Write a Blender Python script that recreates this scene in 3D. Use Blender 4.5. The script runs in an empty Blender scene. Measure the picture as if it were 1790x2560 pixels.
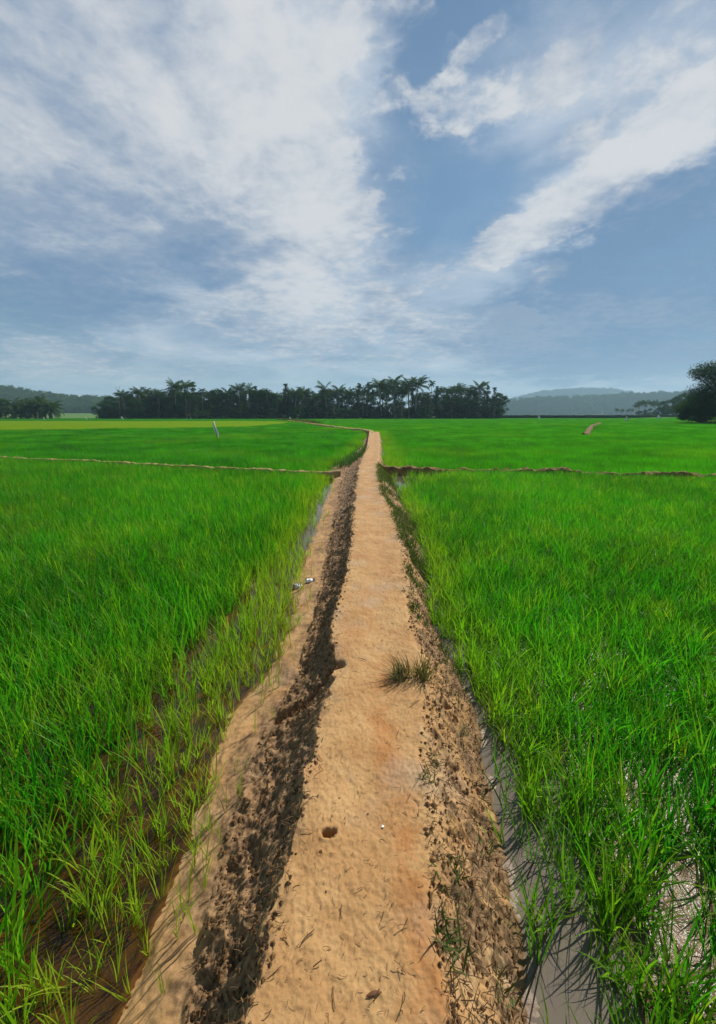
import bpy, math, random
import numpy as np
from mathutils import Vector, Matrix, Euler

R = np.random.default_rng(7)
random.seed(7)
SC = bpy.context.scene
COL = SC.collection

# ------------------------------------------------------------------ camera numbers
F = 1074.0
CX, CY = 895.0, 1280.0
HOR = 1038.0
P = math.atan((CY - HOR) / F)
CP, SP = math.cos(P), math.sin(P)
ZT = 0.34                     # top of the footpath above the water
CAMZ = 1.84

def ray(px, py):
    xc, yc = (px - CX) / F, (CY - py) / F
    return xc, CP + yc * SP, -SP + yc * CP

def gp(px, py, z=0.0):
    x, y, w = ray(px, py)
    t = (z - CAMZ) / w
    return x * t, y * t

def at(px, py, d):
    """point at ground distance d (along y) on the line through a photograph point"""
    x, y, w = ray(px, py)
    t = d / y
    return Vector((x * t, d, CAMZ + w * t))

# ------------------------------------------------------------------ noise
def _hash(ix, iy, seed):
    h = (ix.astype(np.int64) * 374761393 + iy.astype(np.int64) * 668265263 + seed * 974634777) & 0x7fffffff
    h = ((h ^ (h >> 13)) * 1274126177) & 0x7fffffff
    h = (h ^ (h >> 16)) & 0x7fffffff
    return (h % 65536) / 65535.0

def vn(x, y, seed=0):
    x = np.asarray(x, float); y = np.asarray(y, float)
    ix, iy = np.floor(x), np.floor(y)
    fx, fy = x - ix, y - iy
    fx = fx * fx * (3 - 2 * fx); fy = fy * fy * (3 - 2 * fy)
    a = _hash(ix, iy, seed); b = _hash(ix + 1, iy, seed)
    c = _hash(ix, iy + 1, seed); d = _hash(ix + 1, iy + 1, seed)
    return (a * (1 - fx) + b * fx) * (1 - fy) + (c * (1 - fx) + d * fx) * fy

def fbm(x, y, o=4, seed=0, g=0.5):
    s, a, n = 0, 1.0, 0
    for k in range(o):
        c, q = math.cos(k * 1.3), math.sin(k * 1.3)
        s = s + a * vn((x * c - y * q) * 2 ** k + 17.3 * k, (x * q + y * c) * 2 ** k + 9.1 * k, seed + k)
        n += a; a *= g
    return s / n

def ss(a, b, x):
    t = np.clip((np.asarray(x, float) - a) / (b - a), 0, 1)
    return t * t * (3 - 2 * t)

# ------------------------------------------------------------------ mesh helpers
def mesh(name, v, f, m=None, smooth=False):
    me = bpy.data.meshes.new(name)
    v = np.asarray(v, np.float32).reshape(-1, 3)
    if isinstance(f, np.ndarray):
        n, k = f.shape
        me.vertices.add(len(v)); me.vertices.foreach_set('co', v.ravel())
        me.loops.add(n * k); me.loops.foreach_set('vertex_index', f.astype(np.int32).ravel())
        me.polygons.add(n)
        me.polygons.foreach_set('loop_start', np.arange(0, n * k, k, dtype=np.int32))
        me.polygons.foreach_set('loop_total', np.full(n, k, dtype=np.int32))
        me.update(calc_edges=True)
    else:
        me.from_pydata([tuple(map(float, q)) for q in v], [], f)
    me.polygons.foreach_set('use_smooth', np.full(len(me.polygons), smooth, dtype=bool))
    if m: me.materials.append(m)
    me.validate()
    return me

def link(name, me, parent=None, loc=None, rz=0.0, sc=None):
    o = bpy.data.objects.new(name, me)
    COL.objects.link(o)
    if parent: o.parent = parent
    if loc is not None: o.location = loc
    if rz: o.rotation_euler[2] = rz
    if sc is not None: o.scale = sc if hasattr(sc, '__len__') else (sc,) * 3
    return o

def thing(name, label, cat, loc=(0, 0, 0), rz=0, group=None, sc=None):
    o = link(name, None, None, loc, rz, sc)
    o.empty_display_size = 0.1
    tag(o, label, cat, group)
    return o

def tag(o, label=None, cat=None, group=None, kind=None):
    if label: o['label'] = label
    if cat: o['category'] = cat
    if group: o['group'] = group
    if kind: o['kind'] = kind
    return o

class MB:
    def __init__(s): s.v = []; s.f = []; s.n = 0
    def add(s, v, f):
        s.v += [tuple(q) for q in v]; s.f += [tuple(i + s.n for i in q) for q in f]; s.n = len(s.v)
    def tube(s, pts, rad, k=7, cap=True):
        pts = [Vector(p) for p in pts]; vs = []; fs = []
        for i, p in enumerate(pts):
            d = (pts[min(i + 1, len(pts) - 1)] - pts[max(i - 1, 0)]).normalized()
            a = d.orthogonal().normalized() if abs(d.z) < .99 else Vector((1, 0, 0))
            if abs(d.z) >= .2: a = (Vector((1, 0, 0)) - d * d.x).normalized()
            b = d.cross(a)
            for j in range(k):
                t = 2 * math.pi * j / k
                vs.append(p + (a * math.cos(t) + b * math.sin(t)) * rad[i])
        for i in range(len(pts) - 1):
            for j in range(k):
                fs.append((i * k + j, i * k + (j + 1) % k, (i + 1) * k + (j + 1) % k, (i + 1) * k + j))
        if cap:
            fs.append(tuple(range((len(pts) - 1) * k, len(pts) * k)))
        s.add(vs, fs)
    def box(s, x0, x1, y0, y1, z0, z1):
        s.add([(x0, y0, z0), (x1, y0, z0), (x1, y1, z0), (x0, y1, z0), (x0, y0, z1), (x1, y0, z1), (x1, y1, z1), (x0, y1, z1)],
              [(3, 2, 1, 0), (4, 5, 6, 7), (0, 1, 5, 4), (1, 2, 6, 5), (2, 3, 7, 6), (3, 0, 4, 7)])
    def mesh(s, name, m, smooth=False): return mesh(name, s.v, s.f, m, smooth)

def grid_faces(nr, nc):
    i = np.arange(nr - 1)[:, None] * nc + np.arange(nc - 1)[None, :]
    i = i.ravel()
    return np.stack([i, i + 1, i + nc + 1, i + nc], 1)

def attr(me, name, val):
    a = me.attributes.new(name, 'FLOAT', 'POINT'); a.data.foreach_set('value', np.asarray(val, np.float32).ravel())

# ------------------------------------------------------------------ material helpers
class NT:
    def __init__(s, tree):
        s.t = tree; s.t.nodes.clear()
    def n(s, typ, **kw):
        o = s.t.nodes.new(typ)
        for k, v in kw.items():
            if k.startswith('i_'):
                key = k[2:]; key = int(key) if key.isdigit() else key
                s.inp(o, key, v)
            else: setattr(o, k, v)
        return o
    def inp(s, o, key, v):
        sk = o.inputs[key]
        if isinstance(v, bpy.types.NodeSocket): s.t.links.new(v, sk)
        elif isinstance(v, bpy.types.Node): s.t.links.new(v.outputs[0], sk)
        else:
            if hasattr(sk.default_value, '__len__') and len(sk.default_value) == 4 and len(v) == 3: v = (*v, 1)
            sk.default_value = v
    def math(s, op, a, b=0.0, c=None, clamp=False):
        o = s.n('ShaderNodeMath', operation=op, use_clamp=clamp); s.inp(o, 0, a); s.inp(o, 1, b)
        if c is not None: s.inp(o, 2, c)
        return o.outputs[0]
    def vm(s, op, a, b=None, scale=None):
        o = s.n('ShaderNodeVectorMath', operation=op); s.inp(o, 0, a)
        if b is not None: s.inp(o, 1, b)
        if scale is not None: s.inp(o, 'Scale', scale)
        return o.outputs[0]
    def mix(s, f, a, b, blend='MIX'):
        o = s.n('ShaderNodeMix', data_type='RGBA', blend_type=blend)
        s.inp(o, 0, f); s.inp(o, 6, a); s.inp(o, 7, b)
        return o.outputs[2]
    def noise(s, vec, scale, detail=4, rough=.55, dist=0.0):
        o = s.n('ShaderNodeTexNoise'); s.inp(o, 'Vector', vec); s.inp(o, 'Scale', scale); s.inp(o, 'Detail', detail)
        s.inp(o, 'Roughness', rough); s.inp(o, 'Distortion', dist)
        return o.outputs[0]
    def step(s, x, a, b):
        o = s.n('ShaderNodeMapRange', interpolation_type='SMOOTHSTEP'); s.inp(o, 0, x); s.inp(o, 1, a); s.inp(o, 2, b)
        return o.outputs[0]
    def at(s, name, typ='GEOMETRY'):
        o = s.n('ShaderNodeAttribute', attribute_type=typ, attribute_name=name)
        return o.outputs['Fac']
    def pos(s): return s.n('ShaderNodeNewGeometry').outputs['Position']

def mat(name):
    m = bpy.data.materials.new(name); m.use_nodes = True
    return m, NT(m.node_tree)

def bsdf(nt, col, rough=.8, spec=.3, normal=None, **kw):
    b = nt.n('ShaderNodeBsdfPrincipled')
    nt.inp(b, 'Base Color', col); nt.inp(b, 'Roughness', rough); nt.inp(b, 'Specular IOR Level', spec)
    if normal is not None: nt.inp(b, 'Normal', normal)
    return b

def out(nt, sh):
    o = nt.n('ShaderNodeOutputMaterial'); nt.inp(o, 0, sh)

def simple(name, col, rough=.8, spec=.2, var=.25, scale=3.0, bump=0.0):
    m, nt = mat(name)
    p = nt.n('ShaderNodeTexCoord').outputs['Object']
    n = nt.noise(p, scale, 4)
    c = nt.mix(n, tuple(q * (1 - var) for q in col), tuple(min(1, q * (1 + var)) for q in col))
    nm = None
    if bump:
        nm = nt.n('ShaderNodeBump', i_Strength=bump, i_Distance=.02, i_Height=nt.noise(p, scale * 6, 4))
    out(nt, bsdf(nt, c, rough, spec, nm)); return m

def leaf_mat(name, ca, cb, ct, trans=.4, rough=.45, spec=.3, field=False):
    """two greens picked per plant, ct = the yellow-green some plants have (tint)"""
    m, nt = mat(name)
    rnd = nt.n('ShaderNodeObjectInfo').outputs['Random']
    pos = nt.pos()
    big = nt.noise(pos, .35 if field else .12, 4, .6)
    big = nt.step(big, .36, .64)
    f = nt.math('ADD', nt.math('MULTIPLY', rnd, .55), nt.math('MULTIPLY', big, .45))
    c = nt.mix(f, ca, cb)
    if field:
        c = nt.mix(nt.at('tint', 'INSTANCER'), c, ct)
    else:
        c = nt.mix(nt.math('MULTIPLY', nt.noise(pos, .9, 3), .5), c, ct)
    b = bsdf(nt, c, rough, spec)
    tr = nt.n('ShaderNodeBsdfTranslucent')
    nt.inp(tr, 'Color', nt.mix(1.0, c, (1.25, 1.55, .7), 'MULTIPLY'))
    mx = nt.n('ShaderNodeMixShader', i_0=trans); nt.inp(mx, 1, b); nt.inp(mx, 2, tr)
    out(nt, mx); return m

# ------------------------------------------------------------------ sun and sky
AZ, EL = math.radians(43), math.radians(46)
SUNDIR = Vector((math.sin(AZ) * math.cos(EL), math.cos(AZ) * math.cos(EL), math.sin(EL)))
SUN_STR = 4.9
ld = bpy.data.lights.new('sun', 'SUN'); ld.energy = SUN_STR; ld.angle = math.radians(.5); ld.color = (1, .95, .87)
lo = bpy.data.objects.new('sun', ld); COL.objects.link(lo)
lo.rotation_euler = (-SUNDIR).to_track_quat('-Z', 'Y').to_euler()
lo.location = (30, 30, 60)

D2S = 1790 / 1605
BLOBS = [  # cloud masses: centre, radii, tilt, weight (laid out in picture-like units, turned to directions)
    (120, 130, 580, 370, 0, 1.12), (330, 280, 440, 280, -12, .55), (620, 370, 170, 130, 0, .5), (470, 60, 100, 120, 0, .45), (520, 130, 50, 90, 0, .4),
    (700, 505, 185, 60, 6, .85), (720, 360, 80, 150, 12, .6), (640, 600, 190, 75, 0, .75), (440, 690, 170, 30, 8, .5), (700, 710, 240, 60, 5, .65), (540, 470, 240, 60, 0, .4),
    (110, 800, 160, 45, 0, .7), (330, 835, 200, 30, 0, .45), (745, 115, 120, 65, 55, .5), (850, 50, 130, 55, 25, .45), (605, 140, 38, 24, 0, .55),
    (875, 212, 70, 42, 10, .5), (1050, 240, 140, 50, 6, .62), (1190, 205, 110, 70, 25, .45), (1275, 130, 110, 60, 55, .5), (1062, 115, 110, 32, 54, .55), (950, 300, 35, 20, 0, .35),
    (1520, 100, 260, 160, 25, .42), (1140, 540, 110, 42, 27, 1.0), (1310, 440, 190, 58, 30, 1.0), (1520, 290, 190, 85, 35, .95),
    (1300, 325, 50, 60, 30, .5), (970, 635, 70, 22, 22, .5), (865, 660, 45, 18, 0, .7), (1150, 705, 70, 18, 0, .55), (1210, 650, 32, 20, 0, .45),
    (1235, 608, 50, 18, 15, .6), (940, 760, 340, 60, 3, .5), (1350, 760, 360, 90, 0, .38), (820, 455, 45, 16, 10, .5), (905, 522, 45, 15, 12, .5), (870, 400, 45, 14, 15, .35),
    (900, 600, 90, 28, 0, .35), (1500, 560, 260, 130, 25, .2), (80, 560, 260, 130, 0, .28), (480, 555, 120, 50, 10, -.30),
    (650, 230, 40, 60, 0, -.2), (640, 40, 40, 45, 0, -.2), (930, 400, 110, 80, 0, -.15), (1180, 350, 90, 45, 20, -.15), (960, 120, 40, 90, 0, -.12),
]
VEILS = [  # broad soft layers of thin cloud
    (120, 160, 600, 360, 0, 1.2), (430, 330, 420, 260, -10, .8), (520, 600, 420, 170, 0, .75), (100, 600, 420, 230, 0, .5), (1480, 110, 360, 220, 25, .65), (1200, 180, 200, 120, 20, .3),
    (1380, 450, 260, 130, 30, .5), (1450, 680, 460, 230, 0, .85), (900, 740, 500, 110, 0, .8), (770, 100, 150, 90, 40, .4),
]
SHADES = [  # where the cloud is darker or brighter than usual
    (1480, 610, 330, 180, 20, -.85), (60, 540, 240, 130, 0, -.45), (480, 560, 170, 70, 10, -.4), (1400, 750, 400, 90, 0, -.4), (150, 690, 240, 60, 0, -.4), (120, 230, 300, 240, 0, .2), (360, 300, 200, 120, 0, .12),
    (640, 400, 160, 140, 0, .25), (1310, 440, 200, 65, 30, .45), (1520, 280, 170, 80, 33, .3), (480, 90, 90, 100, 0, .25), (690, 600, 180, 120, 0, .25), (1060, 235, 110, 45, 0, .3),
]
def build_world():
    w = bpy.data.worlds.new('World'); SC.world = w; w.use_nodes = True
    nt = NT(w.node_tree)
    sky = nt.n('ShaderNodeTexSky', sky_type='NISHITA', sun_disc=False, sun_elevation=EL, sun_rotation=AZ,
               air_density=1.0, dust_density=.35, ozone_density=3.0, altitude=60)
    sky = nt.n('ShaderNodeHueSaturation', i_Saturation=1.12, i_Color=sky)
    sky = nt.mix(1.0, sky, (.92, 1.06, 1.0), 'MULTIPLY')
    bs = nt.n('ShaderNodeBackground', i_Strength=.054); nt.inp(bs, 'Color', sky)
    d = nt.n('ShaderNodeTexCoord').outputs['Generated']
    sx = nt.n('ShaderNodeSeparateXYZ'); nt.inp(sx, 0, d)
    ay = nt.math('MAXIMUM', nt.math('ABSOLUTE', sx.outputs[1]), .12)
    u = nt.math('DIVIDE', sx.outputs[0], ay); v = nt.math('DIVIDE', sx.outputs[2], ay)
    cmb = nt.n('ShaderNodeCombineXYZ'); nt.inp(cmb, 0, u); nt.inp(cmb, 1, v)
    uv = cmb.outputs[0]
    # flat cloud-layer coordinates for the texture, so that it crowds together towards the horizon
    az = nt.math('ADD', nt.math('MAXIMUM', sx.outputs[2], 0), .16)
    c2 = nt.n('ShaderNodeCombineXYZ'); nt.inp(c2, 0, nt.math('DIVIDE', sx.outputs[0], az)); nt.inp(c2, 1, nt.math('DIVIDE', sx.outputs[1], az))
    lay = c2.outputs[0]
    # ragged edges: bend the layout with noise
    wn = nt.n('ShaderNodeTexNoise'); nt.inp(wn, 'Vector', lay); nt.inp(wn, 'Scale', 4.5); nt.inp(wn, 'Detail', 7); nt.inp(wn, 'Roughness', .68)
    wv = nt.vm('SCALE', nt.vm('SUBTRACT', wn.outputs['Color'], (.5, .5, .5)), scale=.12)
    uvw = nt.vm('ADD', uv, wv)
    def masses(vec, L, spread):
      acc = None
      for (cx, cy, rx, ry, a, wt) in L:
        x, y, z = ray(cx * D2S, cy * D2S)
        mp = nt.n('ShaderNodeMapping', vector_type='TEXTURE')
        k = D2S / F / y * spread
        nt.inp(mp, 'Vector', vec); nt.inp(mp, 'Location', (x / y, z / y, 0)); nt.inp(mp, 'Rotation', (0, 0, math.radians(a)))
        nt.inp(mp, 'Scale', (rx * k, ry * k, 1))
        g = nt.n('ShaderNodeTexGradient', gradient_type='SPHERICAL'); nt.inp(g, 0, mp)
        gg = nt.step(g.outputs['Fac'], .02, .48)
        acc = nt.math('MULTIPLY_ADD', gg, wt, acc if acc is not None else 0.0)
      return acc
    acc = masses(uvw, BLOBS, 1.32)
    n1 = nt.noise(lay, 1.9, 9, .58, .35)
    n2 = nt.noise(nt.vm('ADD', lay, (3.1, 7.7, 0)), 6.5, 7, .6, .5)
    dens = nt.math('MULTIPLY_ADD', nt.math('SUBTRACT', n1, .5), 1.25, acc)
    dens = nt.math('MULTIPLY_ADD', nt.math('SUBTRACT', n2, .5), 1.55, dens)
    n4 = nt.noise(nt.vm('ADD', lay, (1.7, 5.2, 0)), 17, 5, .6, .3)
    dens = nt.math('MULTIPLY_ADD', nt.math('SUBTRACT', n4, .5), 1.25, dens)
    soft = nt.math('MULTIPLY', nt.step(u, .0, -.5), .4)
    lo_ = nt.math('SUBTRACT', .10, soft); hi_ = nt.math('ADD', 1.02, nt.math('MULTIPLY', soft, .5))
    alpha = nt.math('MULTIPLY', nt.step(dens, lo_, hi_), .86)
    uvs = nt.vm('ADD', uv, nt.vm('SCALE', wv, scale=1.6))
    vd = nt.math('ADD', masses(uvs, VEILS, 1.4), nt.math('MULTIPLY', nt.math('ADD', nt.math('SUBTRACT', n1, .5), nt.math('MULTIPLY', nt.math('SUBTRACT', n2, .5), .5)), .9))
    vd = nt.math('MULTIPLY_ADD', nt.step(vd, -.05, 1.05), .76, .12)
    vd = nt.math('MAXIMUM', vd, nt.math('MULTIPLY', nt.step(v, .6, .0), .72))
    n3 = nt.noise(nt.vm('ADD', lay, (11, 3, 0)), 1.5, 7, .6, .4)
    sh = masses(uvw, SHADES, 1.4)
    vs = nt.step(nt.math('ADD', nt.math('MULTIPLY_ADD', nt.math('SUBTRACT', n3, .5), 1.9, nt.math('MULTIPLY_ADD', nt.step(v, .5, .0), .16, .48)), nt.math('MULTIPLY', sh, .95)), 0, 1)
    vc = nt.mix(vs, (.105, .180, .305), (.41, .46, .53))
    ws = nt.math('ADD', nt.math('MULTIPLY_ADD', nt.math('SUBTRACT', n3, .5), 2.0, .52), nt.math('ADD', nt.math('MULTIPLY', nt.math('ADD', nt.math('SUBTRACT', n2, .5), nt.math('MULTIPLY', nt.math('SUBTRACT', n4, .5), .7)), 1.1), sh))
    cc = nt.mix(nt.step(ws, 0, 1.1), (.20, .26, .36), (.53, .53, .535))
    bv = nt.n('ShaderNodeBackground', i_Strength=1.0); nt.inp(bv, 'Color', vc)
    mv = nt.n('ShaderNodeMixShader'); nt.inp(mv, 0, vd); nt.inp(mv, 1, bs); nt.inp(mv, 2, bv); bs = mv
    bc = nt.n('ShaderNodeBackground', i_Strength=1.0); nt.inp(bc, 'Color', cc)
    mx = nt.n('ShaderNodeMixShader'); nt.inp(mx, 0, alpha); nt.inp(mx, 1, bs); nt.inp(mx, 2, bc)
    o = nt.n('ShaderNodeOutputWorld'); nt.inp(o, 0, mx)
    w.cycles.sampling_method = 'MANUAL'; w.cycles.sample_map_resolution = 1024
build_world()

# ------------------------------------------------------------------ the footpath bund
ROWS = [  # picture rows: left water edge, foot of dark bank, path edge, path edge, right water edge
    (2290, 275, 420, 550, 1000, 1185), (2100, 350, 455, 610, 965, 1168), (1900, 430, 500, 650, 955, 1125), (1700, 490, 555, 700, 940, 1085),
    (1600, 520, 622, 716, 945, 1062), (1500, 612, 668, 748, 955, 1015), (1400, 648, 700, 745, 917, 968), (1300, 662, 720, 775, 908, 952),
    (1200, 705, 740, 790, 892, 934), (1150, 722, 750, 793, 872, 910), (1100, 740, 757, 797, 852, 884), (1070, 750, 764, 802, 846, 868), (1050, 745, 760, 804, 846, 861),
    (1030, 785, 797, 812, 848, 857), (1000, 812, 816, 823, 850, 857), (968, 825, 826, 828, 848, 851)]
FZ = (0.0, .05, ZT, ZT - .01, 0.0)
FEAT = []
for k in range(5):
    q = [gp(r[k + 1] * D2S, r[0] * D2S, FZ[k]) for r in ROWS]
    q.sort(key=lambda a: a[1])
    # continue behind the camera along the first stretch
    x0, y0 = q[0]
    q = [(x0 + (-.02 if k < 2 else .0), y0 - 3.0)] + q
    xs, ys = np.array([a[0] for a in q]), np.array([a[1] for a in q])
    yy = np.linspace(-2.5, 60, 6000)
    xx = np.interp(yy, ys, xs)
    FEAT.append((yy, xx))
def feat(k, y): return np.interp(y, FEAT[k][0], FEAT[k][1])
PATH_END = gp(838 * D2S, 968 * D2S, ZT)[1]

def poly_d(x, y, pts):
    """distance of points to a polyline"""
    d = np.full(np.shape(x), 1e9)
    for (ax, ay), (bx, by) in zip(pts[:-1], pts[1:]):
        dx, dy = bx - ax, by - ay; L = dx * dx + dy * dy
        t = np.clip(((x - ax) * dx + (y - ay) * dy) / L, 0, 1)
        d = np.minimum(d, np.hypot(x - ax - t * dx, y - ay - t * dy))
    return d

ORANGE = [gp(x * D2S, y * D2S, ZT) for x, y in ((868, 1470), (850, 1590), (868, 1680), (893, 1780), (912, 1880), (918, 1980), (925, 2080), (945, 2180), (970, 2290), (985, 2500))]
CRACK = [gp(x, y, z) for x, y, z in ((846, 1659, .33), (800, 1690, .30), (760, 1730, .22), (698, 1790, .08))]
HOLES = [(gp(824, 2082, ZT), .021, .11), (gp(1113, 1790, .2), .02, .05), (gp(1135, 1815, .17), .025, .04), (gp(800, 2130, ZT), .006, .02)]

def path_fields(x, y, fine=True):
    l0, l1, l2, r2, r1 = (feat(k, y) for k in range(5))
    wob = (fbm(x * 3, y * 3, 3, 5) - .5) * .10 * ss(.2, 2.0, y + 1) + (fbm(x * 14, y * 14, 3, 6) - .5) * .05
    xl = x + wob * np.clip((l2 - l0) * 2, .2, 1)
    sb = np.clip((xl - l1) / np.maximum(l2 - l1, .02), 0, 1)          # dark bank, 0 foot .. 1 top
    ssh = np.clip((x - l0) / np.maximum(l1 - l0, .01), 0, 1)
    left = .055 * ssh ** .8 + .0 + (ZT - .055) * (.52 * sb ** 2.2 + .48 * sb)
    left = np.where(x < l0, -.16 * ss(0, .26, l0 - x), left)
    xr = x + wob * .8
    sr = np.clip((xr - r2) / np.maximum(r1 - r2, .02), 0, 1)
    right = ZT * (1 - (.45 * sr + .55 * sr ** 1.7))
    right = np.where(x > r1, -.16 * ss(0, .4, x - r1), right)
    h = np.minimum(left, right)
    top = (1 - ss(.0, .25, 1 - sb)) * 1.0
    on_top = ss(.75, 1.0, sb) * (1 - ss(0, .15, sr))
    bankl = ss(.0, .15, sb) * (1 - ss(.85, 1.05, sb + 0 * x)) 
    bankr = ss(.02, .3, sr) * (1 - ss(.9, 1.0, sr))
    # lumps
    w = np.clip((r2 - l2), .3, 1)
    h = h + on_top * ((fbm(x * 4.5, y * 4.5, 3, 11) - .5) * .026 + (fbm(x * 19, y * 19, 3, 12) - .5) * .003)
    mid = (l2 + r2) / 2
    h = h - on_top * .012 * np.exp(-((x - mid - .05) / .14) ** 2)
    c1 = np.abs(fbm(x * 13, y * 13, 3, 21) - .5) * 2
    c2 = fbm(x * 38, y * 38, 3, 22) - .5
    h = h + bankl * ((fbm(x * 7, y * 7, 3, 20) - .5) * .07 + (.3 - c1) * .028 + c2 * .022)
    h = h + bankr * ((fbm(x * 8, y * 8, 3, 30) - .5) * .06 + (.3 - np.abs(fbm(x * 17, y * 17, 3, 31) - .5) * 2) * .03 + c2 * .018)
    rim = np.exp(-((sb - .93) / .09) ** 2) * (sb > .2) * (sb < 1)
    h = h + rim * (fbm(x * 18, y * 18, 2, 24) - .35) * .04
    shelf = ss(0, .2, ssh) * (1 - ss(0, .2, sb))
    h = h + shelf * ((fbm(x * 5, y * 5, 3, 40) - .5) * .035 + (fbm(x * 13, y * 13, 3, 42) - .5) * .02 + (fbm(x * 30, y * 30, 2, 41) - .5) * .008)
    # the water line is uneven
    edge = np.exp(-((x - l0) / .12) ** 2) + np.exp(-((x - r1) / .09) ** 2)
    h = h + edge * (fbm(x * 6, y * 6, 4, 50) - .5) * .028
    dc = poly_d(x + (fbm(x * 12, y * 12, 2, 60) - .5) * .05, y, CRACK)
    h = h - .10 * np.exp(-(dc / .028) ** 2)
    for (hx, hy), r, dep in HOLES:
        dd = np.hypot(x - hx, (y - hy)) * (1 + 1.3 * (fbm(x * 38, y * 38, 3, 61) - .5))
        h = h - dep * (1 - ss(r * .7, r * 1.25, dd)) + .006 * np.exp(-((dd - r * 1.7) / (r * .5)) ** 2)
    if fine:
        h = h + (fbm(x * 75, y * 75, 2, 70) - .5) * (.004 + .010 * bankl + .008 * bankr)
        h = h + on_top * (fbm(x * 60, y * 60, 4, 72, .75) - .5) * .0045
    do = poly_d(x + (fbm(x * 5, y * 5, 3, 80) - .5) * .08, y, ORANGE)
    orange = .85 * (1 - ss(.0, .10, do)) * on_top * np.clip(.1 + 2.2 * (fbm(x * 11, y * 11, 5, 85, .7) - .25), 0, 1)
    orange = np.maximum(orange, .28 * on_top * ss(.54, .72, fbm(x * 4.2, y * 4.2, 5, 81)))
    sq = (xl - l1) / np.maximum(l2 - l1, .02)
    mud_shade_l = ss(-.7, .35, sq + (fbm(x * 9, y * 9, 5, 82, .65) - .5) * 1.9) * (1 - ss(.82, 1.12, sq + (fbm(x * 20, y * 20, 3, 84) - .5) * .5)) * ss(.0, .1, x - l0)  # dark mud of the left bank, its colour also carrying the bank's shade
    mudr = bankr * ss(.27, .55, .2 + .42 * sr + (fbm(x * 11, y * 11, 4, 83) - .5) * 1.4)
    return h, orange, mud_shade_l, mudr

def build_path():
    ys = np.concatenate([np.linspace(-1.6, .3, 90), .3 * np.exp(np.arange(1, 1350) * math.log((PATH_END + .3) / .3) / 1349)])
    segs = ((-.30, 0, 26), (0, 1, 70), (1, 2, 120), (2, 3, 180), (3, 4, 120))
    s = np.concatenate([np.linspace(a, b, n, endpoint=False) for a, b, n in segs] + [np.linspace(4, 4.3, 26)])
    Y = ys[:, None] + 0 * s[None, :]
    ft = [feat(k, ys) for k in range(5)]
    ft = [ft[0] - 1.0] + ft + [ft[4] + 1.0]
    X = np.zeros_like(Y)
    for j, q in enumerate(s):
        i = int(np.clip(math.floor(q), -1, 4)); t = q - i
        X[:, j] = ft[i + 1] * (1 - t) + ft[i + 2] * t
    H, O, ML, MR = path_fields(X, Y)
    me = mesh('path', np.stack([X, Y, H], 2), grid_faces(*X.shape), MAT['path'], True)
    attr(me, 'orange', O); attr(me, 'mud', np.maximum(ML, MR * .97)); attr(me, 'right', MR)
    tag(link('path', me), 'worn sandy footpath along the top of an earth bund', 'path', None, 'structure')

MAT = {}
def path_material():
    m, nt = mat('sandy soil')
    p = nt.pos()
    sx = nt.n('ShaderNodeSeparateXYZ'); nt.inp(sx, 0, p); z = sx.outputs[2]
    a = nt.noise(p, 5, 6, .65); b = nt.noise(p, 60, 5, .7); c = nt.noise(p, 190, 4, .75)
    col = nt.mix(nt.step(a, .35, .68), (.325, .176, .064), (.405, .245, .100))
    col = nt.mix(nt.math('MULTIPLY', nt.at('orange'), .95, clamp=True), col, (.31, .125, .032))
    col = nt.mix(nt.math('MULTIPLY', nt.step(b, .52, .72), .38), col, (.18, .09, .036))
    col = nt.mix(nt.math('MULTIPLY', nt.step(c, .56, .72), .55), col, (.12, .06, .026))
    grey = nt.step(nt.noise(nt.vm('ADD', p, (5, 2, 9)), 2.2, 5, .6), .5, .7)
    col = nt.mix(nt.math('MULTIPLY', grey, .5), col, (.34, .25, .165))
    soil = nt.mix(nt.step(nt.noise(p, 34, 5, .65), .36, .66), (.082, .046, .020), (.27, .16, .074))  # dark bank mud, toned down to paint in shade on the left bank too
    col = nt.mix(nt.math('MULTIPLY', nt.at('mud'), .9), col, soil)
    wet = nt.math('SUBTRACT', 1.0, nt.step(nt.math('ADD', z, nt.math('MULTIPLY', nt.math('SUBTRACT', a, .5), .05)), .004, .05))
    wetr = nt.math('MULTIPLY', wet, nt.step(sx.outputs[0], .0, .1))
    col = nt.mix(nt.math('MULTIPLY', wetr, .85), col, (.10, .058, .03))
    # sandy silt under the clear shallow water
    col = nt.mix(nt.step(z, .0, -.03), col, (.075, .042, .016))
    rough = nt.math('SUBTRACT', .92, nt.math('MULTIPLY', wetr, .50))
    hh = nt.math('ADD', nt.math('MULTIPLY', b, 1.0), nt.math('MULTIPLY', c, .45))
    bp = nt.n('ShaderNodeBump', i_Strength=.6, i_Distance=.004, i_Height=hh)
    out(nt, bsdf(nt, col, rough, .35, bp.outputs[0])); return m
MAT['path'] = path_material()
build_path()

# ------------------------------------------------------------------ cross bunds, far paths
BUND_L = [gp(0, 1138, .26), gp(260, 1150, .26), gp(430, 1160, .26), gp(620, 1167, .26), gp(770, 1174, .26), gp(850, 1172, .26)]
BUND_L = [(BUND_L[0][0] - 14, BUND_L[0][1] + 3.6)] + BUND_L
BUND_R = [gp(935, 1166, .26), gp(1010, 1167, .26), gp(1250, 1171, .26), gp(1500, 1178, .26), gp(1790, 1187, .26)]
BUND_R = BUND_R + [(BUND_R[-1][0] + 12, BUND_R[-1][1] - 1.3)]
PATH2 = [gp(934, 1082, ZT), gp(926, 1076, ZT), gp(905, 1073, .3), gp(870, 1070, .3), gp(825, 1065, .3), gp(790, 1060, .3), gp(750, 1054, .3), gp(720, 1051, .3)]
PATH3 = [gp(1462, 1086, .22), gp(1467, 1080, .34), gp(1474, 1069, .34), gp(1480, 1063, .34), gp(1493, 1059, .3), gp(1500, 1057.5, .2)]
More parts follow.
